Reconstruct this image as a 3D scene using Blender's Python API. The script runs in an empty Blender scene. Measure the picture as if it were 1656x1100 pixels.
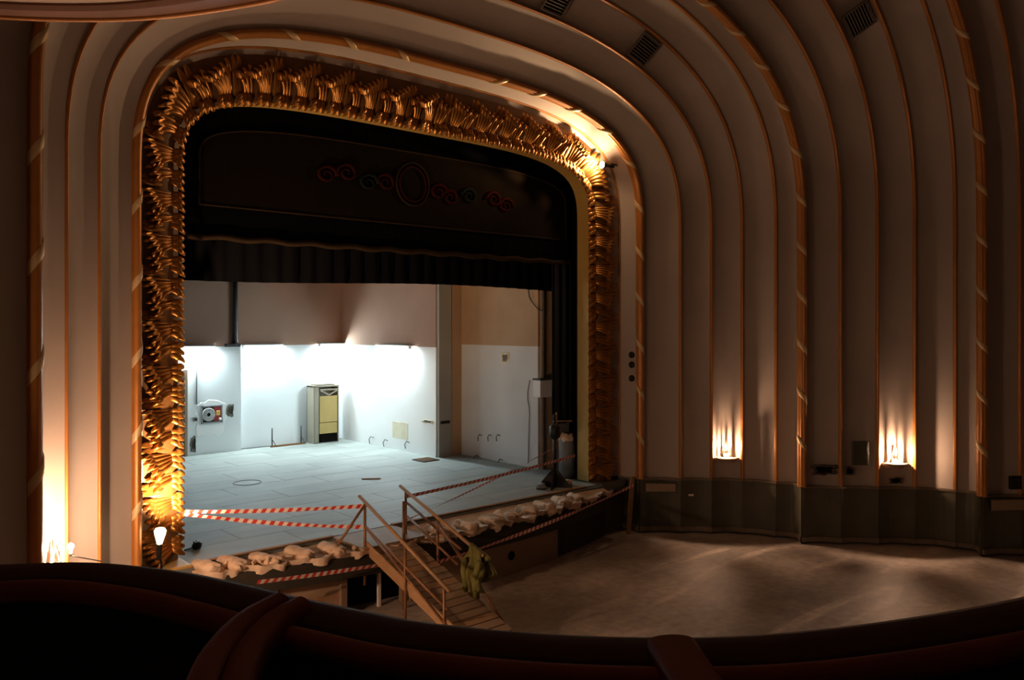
import bpy, bmesh, math, random
from mathutils import Vector, Matrix, noise
R = random.Random(7)
PI = math.pi
scene = bpy.context.scene
COL = scene.collection

# ------------------------------------------------------------------ camera
EYE = 5.6
TH = math.radians(42.1)
S, C, F, CX, HY = math.sin(TH), math.cos(TH), 1325.0, 828.0, 525.0
cam_data = bpy.data.cameras.new('camera')
cam = bpy.data.objects.new('camera', cam_data)
COL.objects.link(cam)
cam.location = (0, 0, EYE)
cam.rotation_euler = (PI / 2, 0, -TH)
cam_data.sensor_width = 36.0
cam_data.lens = 36.0 * F / 1656.0
cam_data.shift_y = -25.0 / 1656.0
cam_data.clip_start = 0.05
scene.camera = cam
# ------------------------------------------------------------------ world, exposure
world = bpy.data.worlds.new('world')
scene.world = world
world.use_nodes = True
world.node_tree.nodes['Background'].inputs[0].default_value = (0.30, 0.19, 0.12, 1)
world.node_tree.nodes['Background'].inputs[1].default_value = 0.0
vs = scene.view_settings
vs.view_transform = 'Standard'
vs.look = 'None'
vs.gamma = 1.0
vs.use_curve_mapping = False
vs.exposure = 0.85
scene.cycles.use_denoising = True
scene.cycles.use_light_tree = True
scene.cycles.max_bounces = 8
scene.cycles.diffuse_bounces = 6
scene.cycles.sample_clamp_indirect = 4.0
scene.cycles.caustics_reflective = False
scene.cycles.caustics_refractive = False
# strengths of the lamps, added sconces included
TUBE = 170.0           # fluorescent tubes on the stage
BULB = 4600.0         # bare bulbs in the wall sconces
SPOT_JAMB = 1500.0     # reflector bulb at the foot of the frame
SPOT_HEAD = 560.0     # reflector bulb in the corner of the frame


# ------------------------------------------------------------------ pixel rays to real planes
def onY(u, v, Y):
    t = (u - CX) / F
    d = Y / (C - t * S)
    return Vector((d * S + t * d * C, Y, EYE - (v - HY) / F * d))


def onX(u, v, X):
    t = (u - CX) / F
    d = X / (S + t * C)
    return Vector((X, d * C - t * d * S, EYE - (v - HY) / F * d))


def onZ(u, v, Z):
    d = (EYE - Z) * F / (v - HY)
    r = (u - CX) / F * d
    return Vector((d * S + r * C, d * C - r * S, Z))


# ------------------------------------------------------------------ materials
MATS = {}


def mat(name, c1, c2=None, rough=0.7, metal=0.0, scale=3.0, detail=6.0, bump=0.0, bscale=None, sharp=0.25, spec=0.4, stretch=None, coat=0.0):
    m = bpy.data.materials.new(name)
    m.use_nodes = True
    nt = m.node_tree
    b = nt.nodes['Principled BSDF']
    b.inputs['Roughness'].default_value = rough
    b.inputs['Metallic'].default_value = metal
    b.inputs['Specular IOR Level'].default_value = spec
    b.inputs['Base Color'].default_value = (*c1, 1)
    geo = nt.nodes.new('ShaderNodeNewGeometry')
    src = geo.outputs['Position']
    if stretch:
        mp = nt.nodes.new('ShaderNodeMapping')
        mp.inputs['Scale'].default_value = stretch
        nt.links.new(src, mp.inputs['Vector'])
        src = mp.outputs['Vector']
    if c2 is not None:
        n = nt.nodes.new('ShaderNodeTexNoise')
        n.inputs['Scale'].default_value = scale
        n.inputs['Detail'].default_value = detail
        nt.links.new(src, n.inputs['Vector'])
        r = nt.nodes.new('ShaderNodeValToRGB')
        r.color_ramp.elements[0].position = 0.5 - sharp
        r.color_ramp.elements[1].position = 0.5 + sharp
        r.color_ramp.elements[0].color = (*c1, 1)
        r.color_ramp.elements[1].color = (*c2, 1)
        nt.links.new(n.outputs['Fac'], r.inputs['Fac'])
        nt.links.new(r.outputs['Color'], b.inputs['Base Color'])
    if bump:
        n2 = nt.nodes.new('ShaderNodeTexNoise')
        n2.inputs['Scale'].default_value = bscale or scale * 6
        n2.inputs['Detail'].default_value = 5
        nt.links.new(src, n2.inputs['Vector'])
        bp = nt.nodes.new('ShaderNodeBump')
        bp.inputs['Strength'].default_value = bump
        bp.inputs['Distance'].default_value = 0.03
        nt.links.new(n2.outputs['Fac'], bp.inputs['Height'])
        nt.links.new(bp.outputs['Normal'], b.inputs['Normal'])
    MATS[name] = m
    return m


def emit(name, col, strength):
    m = bpy.data.materials.new(name)
    m.use_nodes = True
    b = m.node_tree.nodes['Principled BSDF']
    b.inputs['Base Color'].default_value = (*col, 1)
    b.inputs['Emission Color'].default_value = (*col, 1)
    b.inputs['Emission Strength'].default_value = strength
    MATS[name] = m
    return m


mat('plaster', (0.35, 0.295, 0.255), (0.41, 0.35, 0.305), 0.75, scale=0.7, bump=0.05, bscale=4)
mat('gold', (0.43, 0.19, 0.042), (0.32, 0.135, 0.03), 0.40, 0.84, scale=5, bump=0.08, bscale=40)
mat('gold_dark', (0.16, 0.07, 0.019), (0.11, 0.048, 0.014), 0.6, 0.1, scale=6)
mat('gold_paint', (0.44, 0.18, 0.038), (0.36, 0.14, 0.03), 0.42, 0.25, scale=4)
mat('gold_flat', (0.50, 0.32, 0.09), (0.42, 0.26, 0.07), 0.5, 0.25, scale=2)
mat('ribbon', (0.62, 0.45, 0.24), (0.55, 0.39, 0.2), 0.5, 0.2, scale=5)
mat('dado', (0.055, 0.06, 0.042), (0.10, 0.085, 0.055), 0.5, scale=1.6, sharp=0.3, bump=0.1)
mat('dado_edge', (0.20, 0.15, 0.10), (0.13, 0.10, 0.07), 0.6, scale=4)
mat('concrete', (0.25, 0.205, 0.175), (0.50, 0.42, 0.36), 0.55, scale=0.42, detail=10, sharp=0.15, bump=0.15, bscale=3)
def concrete_mat():
    m = MATS['concrete']
    nt = m.node_tree
    b = nt.nodes['Principled BSDF']
    old = b.inputs['Base Color'].links[0].from_socket
    geo = nt.nodes.new('ShaderNodeNewGeometry')
    mp = nt.nodes.new('ShaderNodeMapping')
    mp.inputs['Rotation'].default_value = (0, 0, 0.55)
    mp.inputs['Scale'].default_value = (0.16, 0.75, 1)
    nt.links.new(geo.outputs['Position'], mp.inputs['Vector'])
    n = nt.nodes.new('ShaderNodeTexNoise')
    n.inputs['Scale'].default_value = 1.0
    n.inputs['Detail'].default_value = 7
    n.inputs['Distortion'].default_value = 1.2
    nt.links.new(mp.outputs['Vector'], n.inputs['Vector'])
    r = nt.nodes.new('ShaderNodeValToRGB')
    r.color_ramp.elements[0].position = 0.54
    r.color_ramp.elements[1].position = 0.66
    r.color_ramp.elements[0].color = (0, 0, 0, 1)
    r.color_ramp.elements[1].color = (1, 1, 1, 1)
    nt.links.new(n.outputs['Fac'], r.inputs['Fac'])
    mx = nt.nodes.new('ShaderNodeMix')
    mx.data_type = 'RGBA'
    nt.links.new(r.outputs['Color'], mx.inputs['Factor'])
    nt.links.new(old, mx.inputs[6])
    mx.inputs[7].default_value = (0.66, 0.56, 0.48, 1)
    n3 = nt.nodes.new('ShaderNodeTexNoise')
    n3.inputs['Scale'].default_value = 5.0
    n3.inputs['Detail'].default_value = 9
    nt.links.new(geo.outputs['Position'], n3.inputs['Vector'])
    r3 = nt.nodes.new('ShaderNodeMapRange')
    r3.inputs[1].default_value = 0.3
    r3.inputs[2].default_value = 0.7
    r3.inputs[3].default_value = 0.78
    r3.inputs[4].default_value = 1.12
    nt.links.new(n3.outputs['Fac'], r3.inputs[0])
    mu = nt.nodes.new('ShaderNodeMix')
    mu.data_type = 'RGBA'
    mu.blend_type = 'MULTIPLY'
    mu.inputs[0].default_value = 1.0
    nt.links.new(mx.outputs[2], mu.inputs[6])
    nt.links.new(r3.outputs[0], mu.inputs[7])
    nt.links.new(mu.outputs[2], b.inputs['Base Color'])


concrete_mat()
mat('stage_board', (0.38, 0.41, 0.385), (0.26, 0.285, 0.27), 0.6, scale=0.8, sharp=0.28, bump=0.05, stretch=(0.6, 1.6, 1))
mat('stage_board_b', (0.36, 0.39, 0.365), (0.25, 0.27, 0.255), 0.6, scale=1.1, sharp=0.28, bump=0.05, stretch=(0.6, 1.6, 1))
mat('stage_joint', (0.13, 0.14, 0.13))
mat('white_wall', (0.86, 0.88, 0.89), (0.80, 0.83, 0.85), 0.8, scale=0.6, sharp=0.3, bump=0.04)
mat('fresh_plaster', (0.93, 0.93, 0.92), None, 0.8)
mat('grey_white', (0.60, 0.60, 0.60), (0.52, 0.52, 0.53), 0.8, scale=0.8)
mat('brown_wall', (0.34, 0.20, 0.14), (0.27, 0.155, 0.108), 0.85, scale=0.6, sharp=0.3, bump=0.05)
mat('brown_patch', (0.20, 0.16, 0.135), (0.17, 0.135, 0.11), 0.85, scale=1.0)
mat('tan_wall', (0.42, 0.28, 0.17), (0.34, 0.22, 0.13), 0.85, scale=0.9, bump=0.05)
mat('timber_tan', (0.55, 0.36, 0.21), (0.46, 0.29, 0.165), 0.7, scale=2)
mat('grey_wall', (0.30, 0.29, 0.27), (0.25, 0.24, 0.225), 0.8, scale=0.7)
mat('stained_patch', (0.62, 0.58, 0.42), (0.72, 0.69, 0.56), 0.85, scale=5)
mat('black_cloth', (0.002, 0.002, 0.003), (0.0035, 0.0035, 0.0042), 0.95, scale=2, bump=0.2, bscale=6, stretch=(3, 3, 0.3), spec=0.0)
mat('leg_cloth', (0.012, 0.014, 0.020), (0.022, 0.024, 0.032), 0.9, scale=2, spec=0.1, stretch=(6, 6, 0.3))
mat('valance_panel', (0.009, 0.0065, 0.0045), (0.007, 0.005, 0.0036), 0.9, scale=3, spec=0.0)
mat('fringe', (0.026, 0.017, 0.010), (0.019, 0.012, 0.007), 0.9, scale=6, spec=0.0)
mat('red_thread', (0.026, 0.005, 0.004), (0.018, 0.004, 0.003), 0.9, scale=9, spec=0.0)
mat('green_thread', (0.007, 0.010, 0.008), None, 0.9, spec=0.0)
mat('gold_thread', (0.020, 0.013, 0.005), None, 0.8, spec=0.0)
mat('rubble_plaster', (0.80, 0.64, 0.49), (0.58, 0.42, 0.29), 0.85, scale=3.5, detail=9, bump=0.6, bscale=14)
mat('rim_dark', (0.020, 0.017, 0.012), (0.03, 0.024, 0.016), 0.8, scale=3)
mat('pit_board', (0.34, 0.23, 0.15), (0.27, 0.18, 0.115), 0.7, scale=1.2, bump=0.05)
mat('pit_board_b', (0.28, 0.19, 0.125), (0.23, 0.15, 0.10), 0.7, scale=1.2, bump=0.05)
mat('void_shade', (0.006, 0.005, 0.004), None, 0.9, spec=0.0)  # near-black colour paints the shade inside holes and openings
mat('wood', (0.44, 0.27, 0.14), (0.34, 0.20, 0.10), 0.6, scale=4, bump=0.1, stretch=(1, 1, 3))
mat('wood_grey', (0.38, 0.27, 0.18), (0.29, 0.20, 0.13), 0.65, scale=3, bump=0.1)
mat('wood_strip', (0.36, 0.20, 0.095), (0.28, 0.15, 0.07), 0.6, scale=5)
mat('rust_steel', (0.30, 0.15, 0.07), (0.22, 0.105, 0.05), 0.5, 0.3, scale=9)
mat('ply', (0.40, 0.29, 0.10), (0.33, 0.235, 0.08), 0.6, scale=2.5, stretch=(1, 1, 0.4))
mat('ply_grey', (0.27, 0.24, 0.18), (0.22, 0.195, 0.15), 0.7, scale=2)
mat('tape_red', (0.62, 0.05, 0.035), None, 0.45)
mat('tape_white', (0.82, 0.76, 0.70), None, 0.45)
mat('jacket', (0.20, 0.185, 0.045), (0.13, 0.12, 0.03), 0.85, scale=6, bump=0.2)
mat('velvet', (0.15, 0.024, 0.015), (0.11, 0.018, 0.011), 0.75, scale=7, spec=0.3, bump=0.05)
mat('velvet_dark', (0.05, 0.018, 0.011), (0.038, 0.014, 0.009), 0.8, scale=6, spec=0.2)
mat('parapet', (0.012, 0.011, 0.008), None, 0.85, spec=0.15)
mat('soffit', (0.62, 0.52, 0.42), (0.58, 0.48, 0.39), 0.8, scale=1)
mat('soffit_rim', (0.20, 0.08, 0.04), (0.16, 0.065, 0.032), 0.6, scale=3)
mat('black_metal', (0.012, 0.012, 0.012), None, 0.5, 0.3)
mat('dark_metal', (0.05, 0.05, 0.05), (0.035, 0.035, 0.035), 0.5, 0.4, scale=8)
mat('grey_metal', (0.35, 0.36, 0.38), None, 0.45, 0.5)
mat('white_metal', (0.75, 0.76, 0.77), None, 0.45)
mat('vent_grille', (0.15, 0.125, 0.105), None, 0.6, 0.2)
mat('hole_edge', (0.10, 0.075, 0.055), (0.055, 0.042, 0.032), 0.9, scale=9, bump=0.5)
mat('hole_grey', (0.20, 0.185, 0.16), (0.12, 0.11, 0.10), 0.9, scale=14, bump=0.5)
mat('panel_green', (0.055, 0.06, 0.035), (0.075, 0.075, 0.05), 0.5, scale=3)
mat('plaque', (0.33, 0.24, 0.16), (0.28, 0.20, 0.135), 0.6, scale=4)
mat('red_box', (0.30, 0.03, 0.025), None, 0.5)
mat('amber', (0.75, 0.42, 0.12), None, 0.4)
mat('hose', (0.62, 0.62, 0.62), (0.45, 0.45, 0.46), 0.7, scale=20)
mat('grey_drum', (0.22, 0.235, 0.25), (0.17, 0.18, 0.195), 0.7, scale=2)
mat('bulb_off', (0.75, 0.70, 0.62), None, 0.3)
def glass_shard_mat():
    m = bpy.data.materials.new('crystal')
    m.use_nodes = True
    nt = m.node_tree
    out = nt.nodes['Material Output']
    tr = nt.nodes.new('ShaderNodeBsdfTranslucent')
    tr.inputs['Color'].default_value = (0.55, 0.46, 0.38, 1)
    gl = nt.nodes.new('ShaderNodeBsdfGlossy')
    gl.inputs['Roughness'].default_value = 0.15
    mx = nt.nodes.new('ShaderNodeMixShader')
    mx.inputs[0].default_value = 0.25
    nt.links.new(tr.outputs[0], mx.inputs[1])
    nt.links.new(gl.outputs[0], mx.inputs[2])
    nt.links.new(mx.outputs[0], out.inputs['Surface'])
    MATS['crystal'] = m


glass_shard_mat()
emit('tube_glow', (0.80, 0.97, 1.0), TUBE)
emit('bulb_glow', (1.0, 0.60, 0.37), BULB)
emit('clip_glow', (1.0, 0.60, 0.37), BULB * 0.75)
emit('spot_glow', (1.0, 0.64, 0.36), 560.0)
emit('frosted_glow', (1.0, 0.70, 0.42), 9.0)

# ------------------------------------------------------------------ builders
ORG = {}


def empty(name, loc, label=None, cat=None, group=None, kind=None):
    o = bpy.data.objects.new(name, None)
    o.empty_display_size = 0.2
    COL.objects.link(o)
    o.location = loc
    ORG[o.name] = Vector(loc)
    tag(o, label, cat, group, kind)
    return o


def tag(o, label=None, cat=None, group=None, kind=None):
    if label:
        o['label'] = label
    if cat:
        o['category'] = cat
    if group:
        o['group'] = group
    if kind:
        o['kind'] = kind
    return o


def place(o, parent, origin):
    """link o so that its world origin is `origin`; verts must already be relative to it"""
    COL.objects.link(o)
    po = ORG[parent.name] if parent else Vector((0, 0, 0))
    o.parent = parent
    o.location = origin - po
    ORG[o.name] = Vector(origin)


def obj(name, verts, faces, m, parent=None, smooth=False, origin=None, mats=None, midx=None):
    """one mesh object from world-space verts"""
    verts = [Vector(v) for v in verts]
    if origin is None:
        if parent is not None:
            origin = ORG[parent.name]
        else:
            lo = [min(v[i] for v in verts) for i in range(3)]
            hi = [max(v[i] for v in verts) for i in range(3)]
            origin = Vector(((lo[0] + hi[0]) / 2, (lo[1] + hi[1]) / 2, lo[2]))
    origin = Vector(origin)
    me = bpy.data.meshes.new(name)
    me.from_pydata([v - origin for v in verts], [], faces)
    for x in (mats or [m]):
        me.materials.append(MATS[x])
    if midx:
        for p, i in zip(me.polygons, midx):
            p.material_index = i
    bm = bmesh.new()
    bm.from_mesh(me)
    bmesh.ops.recalc_face_normals(bm, faces=bm.faces)
    bm.to_mesh(me)
    bm.free()
    if smooth:
        for p in me.polygons:
            p.use_smooth = True
    o = bpy.data.objects.new(name, me)
    place(o, parent, origin)
    return o


class MB:
    """collects shapes that belong to one part"""

    def __init__(s):
        s.v, s.f = [], []

    def add(s, v, f):
        k = len(s.v)
        s.v += [Vector(x) for x in v]
        s.f += [tuple(i + k for i in q) for q in f]
        return s

    def box(s, c, size, M=None, bev=0.0):
        hx, hy, hz = size[0] / 2, size[1] / 2, size[2] / 2
        c = Vector(c)
        bm = bmesh.new()
        bmesh.ops.create_cube(bm, size=1)
        for v in bm.verts:
            v.co = Vector((v.co.x * size[0], v.co.y * size[1], v.co.z * size[2]))
        if bev:
            bmesh.ops.bevel(bm, geom=bm.edges[:], offset=bev, segments=1, affect='EDGES')
        bm.verts.index_update()
        vs = [(M @ v.co if M else v.co) + c for v in bm.verts]
        fs = [tuple(v.index for v in f.verts) for f in bm.faces]
        bm.free()
        return s.add(vs, fs)

    def tube(s, pts, r, n=10, caps=True, radii=None):
        pts = [Vector(p) for p in pts]
        vs, fs = [], []
        up = None
        for i, p in enumerate(pts):
            t = (pts[min(i + 1, len(pts) - 1)] - pts[max(i - 1, 0)]).normalized()
            if up is None:
                up = Vector((0, 0, 1)) if abs(t.z) < 0.9 else Vector((1, 0, 0))
            a = t.cross(up).normalized()
            b = a.cross(t).normalized()
            up = b
            rr = radii[i] if radii else r
            for k in range(n):
                q = 2 * PI * k / n
                vs.append(p + a * math.cos(q) * rr + b * math.sin(q) * rr)
        for i in range(len(pts) - 1):
            for k in range(n):
                k2 = (k + 1) % n
                fs.append((i * n + k, i * n + k2, (i + 1) * n + k2, (i + 1) * n + k))
        if caps:
            fs.append(tuple(range(n)))
            fs.append(tuple((len(pts) - 1) * n + k for k in range(n)))
        return s.add(vs, fs)

    def lathe(s, base, prof, n=20, axis=(0, 0, 1)):
        axis = Vector(axis).normalized()
        a = axis.orthogonal().normalized()
        b = axis.cross(a)
        vs, fs = [], []
        for (r, h) in prof:
            for k in range(n):
                q = 2 * PI * k / n
                vs.append(Vector(base) + axis * h + a * math.cos(q) * r + b * math.sin(q) * r)
        for i in range(len(prof) - 1):
            for k in range(n):
                k2 = (k + 1) % n
                fs.append((i * n + k, i * n + k2, (i + 1) * n + k2, (i + 1) * n + k))
        fs.append(tuple(range(n)))
        fs.append(tuple((len(prof) - 1) * n + k for k in range(n)))
        return s.add(vs, fs)

    def grid(s, P, nu, nv, closed_u=False):
        vs = [P(i, j) for j in range(nv) for i in range(nu)]
        fs = []
        for j in range(nv - 1):
            for i in range(nu if closed_u else nu - 1):
                i2 = (i + 1) % nu
                fs.append((j * nu + i, j * nu + i2, (j + 1) * nu + i2, (j + 1) * nu + i))
        return s.add(vs, fs)

    def slab(s, poly, z0, z1):
        n = len(poly)
        vs = [(x, y, z0) for x, y in poly] + [(x, y, z1) for x, y in poly]
        fs = [tuple(range(n))[::-1], tuple(range(n, 2 * n))]
        fs += [(i, (i + 1) % n, n + (i + 1) % n, n + i) for i in range(n)]
        return s.add(vs, fs)

    def build(s, name, m, parent=None, smooth=False, origin=None):
        return obj(name, s.v, s.f, m, parent, smooth, origin)


def rotz(a):
    return Matrix.Rotation(a, 3, 'Z')


def frame_to(x, y, z):
    M = Matrix.Identity(3)
    M.col[0], M.col[1], M.col[2] = Vector(x).normalized(), Vector(y).normalized(), Vector(z).normalized()
    return M


def bar(mb, a, b, w, h=None):
    """square bar between two points"""
    a, b = Vector(a), Vector(b)
    t = (b - a).normalized()
    up = Vector((0, 0, 1)) if abs(t.z) < 0.95 else Vector((0, 1, 0))
    x = t.cross(up).normalized()
    z = x.cross(t)
    return mb.box((a + b) / 2, (w, (b - a).length, h or w), frame_to(x, t, z))


# ------------------------------------------------------------------ arches of the auditorium
XC = 10.89
ZS = 8.0
STAGE = 1.35
ZB = 1.45


def arch_pts(a, zc, n, zb=ZB, nv=8, na=72):
    p = [(-a, zb + (ZS - zb) * i / nv) for i in range(nv)]
    for i in range(na + 1):
        ph = PI * i / na
        # even out the superellipse sampling
        c, s_ = math.cos(ph), math.sin(ph)
        rr = (abs(c) ** n + abs(s_) ** n) ** (-1.0 / n)
        p.append((-a * c * rr, ZS + (zc - ZS) * s_ * rr))
    p += [(a, zb + (ZS - zb) * (nv - 1 - i) / nv) for i in range(nv)]
    return p


def loft(A, B, zb=ZB, seg=3, sag=0.0):
    """A, B = (Y, a, zc, n)"""
    rows = []
    for k in range(seg + 1):
        f = k / seg
        rows.append((k, [A[i] * (1 - f) + B[i] * f for i in range(4)]))
    mb = MB()
    PA = []
    for k, q in rows:
        f = k / seg
        g = sag * math.sin(PI * f)
        dy, da = B[0] - A[0], B[1] - A[1]
        L_ = math.hypot(dy, da)
        ny, na_ = (da / L_, -dy / L_)          # away from the hall
        PA.append([(XC + x, q[0] + g * ny, z) for x, z in arch_pts(q[1] + g * na_, q[2] + g * na_, q[3], zb)])
    n = len(PA[0])
    return mb.grid(lambda i, j: PA[j][i], n, seg + 1)


def resample(pts, step):
    d = [0.0]
    for i in range(1, len(pts)):
        d.append(d[-1] + (Vector(pts[i]) - Vector(pts[i - 1])).length)
    L = d[-1]
    n = max(2, int(round(L / step)))
    out, k = [], 0
    for j in range(n + 1):
        t = L * j / n
        while k < len(d) - 2 and d[k + 1] < t:
            k += 1
        f = (t - d[k]) / max(1e-9, d[k + 1] - d[k])
        out.append(Vector(pts[k]).lerp(Vector(pts[k + 1]), f))
    return out, L / n


def frames(A, zb=ZB, step=0.2):
    """points with tangent T and inward normal N along an arch"""
    pts = [(XC + x, A[0], z) for x, z in arch_pts(A[1], A[2], A[3], zb, na=160)]
    pts, st = resample(pts, step)
    out = []
    for i, p in enumerate(pts):
        t = (pts[min(i + 1, len(pts) - 1)] - pts[max(i - 1, 0)]).normalized()
        nrm = Vector((t.z, 0, -t.x))       # inward: to the right on the left jamb
        out.append((p, t, nrm))
    return out, st


OUT = Vector((0, -1, 0))


def sweep(fr, prof):
    n = len(prof)
    mb = MB()
    return mb.grid(lambda i, j: fr[j][0] + fr[j][2] * prof[i][0] + OUT * prof[i][1], n, len(fr), closed_u=True)


# breakpoints (Y, half width, crown height, exponent)
INNER = (15.0, 5.45, 10.0, 4.4)
INBACK = (15.42, 5.45, 10.0, 4.4)
GOUT = (14.80, 6.13, 10.92, 3.7)
T0 = (14.72, 6.38, 11.06, 3.4)
RIB1 = (14.07, 6.47, 11.18, 3.2)
G1 = [RIB1, (13.31, 7.235, 11.78, 2.75), (12.73, 7.82, 12.35, 2.6), (12.155, 8.40, 12.93, 2.6), (11.35, 8.73, 13.26, 2.6)]
RIB2 = (10.58, 8.67, 13.12, 2.6)
G2 = [RIB2, (9.90, 9.35, 13.75, 2.6), (9.24, 10.0, 14.35, 2.6), (8.59, 10.66, 14.95, 2.6), (7.78, 11.08, 15.36, 2.6)]
RIB3 = (7.08, 10.82, 15.08, 2.6)
G3 = [RIB3, (6.50, 11.6, 15.8, 2.6), (5.85, 12.25, 16.3, 2.6), (5.2, 12.9, 16.8, 2.6), (4.5, 13.6, 17.3, 2.6)]
REAR = (-12.0, 14.6, 17.3, 2.6)

# ---- room shell
fl = MB().slab([(-6, -12.5), (28, -12.5), (28, 14.9), (-6, 14.9)], -0.3, 0.0).build('floor', 'concrete')
tag(fl, 'dusty brown concrete auditorium floor with pale scuffs', None, None, 'structure')


RW, RT = 0.125, 0.085      # half width along the hall, half thickness


def reed(n=40):
    out = []
    for i in range(n):
        q = 2 * PI * i / n
        rip = 0.78 + 0.22 * abs(math.cos(5 * (PI / 2 - q) * 0.9))
        out.append((RT * math.cos(q) * rip, RW * math.sin(q)))
    return out


THIN = [(0.030 * math.cos(2 * PI * i / 12) * (0.7 if i % 6 == 0 else 1.0), 0.050 * math.sin(2 * PI * i / 12)) for i in range(12)]


def ribbon_moulding(A, parent):
    fr, st = frames(A, ZB, 0.2)
    mo = sweep(fr, reed()).build('reeded_moulding', 'gold_paint', parent, True)
    n_w = max(1, int(round(len(fr) * st / 1.27)))
    half = (len(fr) - 1) / 2
    for w in range(1, n_w):
        c = (len(fr) - 1) * (w + 0.08) / n_w
        sg = 1 if c < half else -1
        if abs(c - half) < 2:
            continue
        vs, fs = [], []
        K = 12
        for i in range(K + 1):
            q = -PI * 0.5 + PI * 1.35 * i / K      # across the face that looks into the opening
            ang = q
            off = -sg * q * 0.115 / st
            for e, rr in ((-0.085, 1.0), (-0.07, 1.12), (0.07, 1.12), (0.085, 1.0)):
                s_ = c + off + e / st
                i0 = max(0, min(len(fr) - 2, int(s_)))
                f = s_ - i0
                p = fr[i0][0].lerp(fr[i0 + 1][0], f)
                nn = fr[i0][2].lerp(fr[i0 + 1][2], f).normalized()
                vs.append(p + nn * (math.cos(ang) * RT * rr + (rr - 1) * 0.05) + OUT * math.sin(ang) * RW * (rr * 0.25 + 0.77))
        for i in range(K):
            for k in range(3):
                fs.append((i * 4 + k, i * 4 + k + 1, i * 4 + 4 + k + 1, i * 4 + 4 + k))
        obj('ribbon_wrap', vs, fs, 'ribbon', mo, True)
    return mo


def bay(name, pts, ret, label, with_ribbon=True):
    e = empty(name, (XC, pts[0][0], ZB), label, None, None, 'structure')
    for i in range(len(pts) - 1):
        loft(pts[i], pts[i + 1], sag=0.15, seg=8).build('plaster_band', 'plaster', e, True)
    if ret:
        loft(pts[-1], ret, sag=0.30, seg=10).build('plaster_band', 'plaster', e, True)
    for q in pts[1:]:
        fr, st = frames(q, ZB, 0.25)
        sweep(fr, THIN).build('thin_moulding', 'gold_paint', e, True)
    if with_ribbon:
        ribbon_moulding(pts[0], e)
    return e


b0 = empty('ceiling_vault', (XC, 14.4, ZB), 'narrow plaster reveal around the gilded stage frame', None, None, 'structure')
loft(GOUT, T0, seg=1).build('plaster_band', 'plaster', b0, True)
loft(T0, RIB1, seg=3).build('plaster_band', 'plaster', b0, True)
fr, st = frames(T0, ZB, 0.25)
sweep(fr, THIN).build('thin_moulding', 'gold_paint', b0, True)
bay('ceiling_vault', G1, RIB2, 'stepped cream plaster arch bay nearest the stage')
bay('ceiling_vault', G2, RIB3, 'stepped cream plaster arch bay second from the stage')
b3 = bay('ceiling_vault', G3, None, 'stepped cream plaster arch bay farthest from the stage')
loft(G3[-1], REAR, zb=0.0, seg=2).build('plaster_band', 'plaster', b3, True)
rear = MB().box((XC, -12.3, 9), (34, 0.4, 19)).build('wall_rear', 'plaster')
tag(rear, kind='structure')


# ---- dado below the arches
def dado(side, name):
    e = empty(name, (XC + side * 8.7, 10.5, 0), 'dark green painted dado along the %s wall' % ('right' if side > 0 else 'left'), None, None, 'structure')
    plan = [(T0[1] + 0.02, 14.72)] + [(q[1], q[0]) for q in G1] + [(RIB2[1], RIB2[0])] + [(q[1], q[0]) for q in G2[1:]] + [(RIB3[1], RIB3[0])] + [(q[1], q[0]) for q in G3[1:]]
    for (a, ya), (b, yb) in zip(plan[:-1], plan[1:]):
        A, B = Vector((XC + side * a, ya, 0)), Vector((XC + side * b, yb, 0))
        t = (B - A).normalized()
        nr = Vector((-side * abs(t.y), 0, 0)) + Vector((0, -side * t.x * (1 if t.y < 0 else -1) * 0, 0))
        nr = Vector((t.y, -t.x, 0))
        if nr.x * side > 0:
            nr = -nr
        K = 8
        sg_ = 0.28 if b < a else 0.11

        def strip(z0, z1, th, back=0.02):
            a0, b0_ = A - t * 0.008, B + t * 0.008
            mb_ = MB()
            poly = []
            for k in range(K + 1):
                p = a0.lerp(b0_, k / K) - nr * sg_ * math.sin(PI * k / K)
                poly.append((p + nr * th))
            for k in range(K, -1, -1):
                p = a0.lerp(b0_, k / K) - nr * sg_ * math.sin(PI * k / K)
                poly.append((p - nr * back))
            mb_.slab([(q.x, q.y) for q in poly], z0, z1)
            return mb_

        pn = strip(0.14, ZB - 0.02, 0.05).build('dado_panel', 'dado', e)
        strip(ZB - 0.035, ZB + 0.015, 0.075).build('dado_cap', 'dado_edge', pn)
        strip(0.05, 0.17, 0.10).build('dado_skirting', 'dado_edge', pn)
        strip(0.0, 0.05, 0.04).build('dado_foot', 'rim_dark', pn)
    return e


dado(1, 'baseboard_right')
dado(-1, 'baseboard_left')

# ------------------------------------------------------------------ gilded frame of the stage opening
pf = empty('gilded_stage_frame', (XC, 14.9, STAGE), 'broad gilded frame of acanthus leaves around the stage opening', 'stage frame')
ZF = STAGE + 0.02
jamb = loft(INBACK, INNER, zb=ZF, seg=2).build('jamb_lining', 'gold_flat', pf, True)
# convex bed behind the leaves
bed = MB()
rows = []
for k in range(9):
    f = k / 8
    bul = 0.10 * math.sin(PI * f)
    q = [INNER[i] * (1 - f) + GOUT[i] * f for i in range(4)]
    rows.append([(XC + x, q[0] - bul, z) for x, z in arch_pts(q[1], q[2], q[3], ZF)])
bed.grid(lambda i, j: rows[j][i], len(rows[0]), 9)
bed.build('moulded_bed', 'gold_dark', pf, True)


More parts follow.
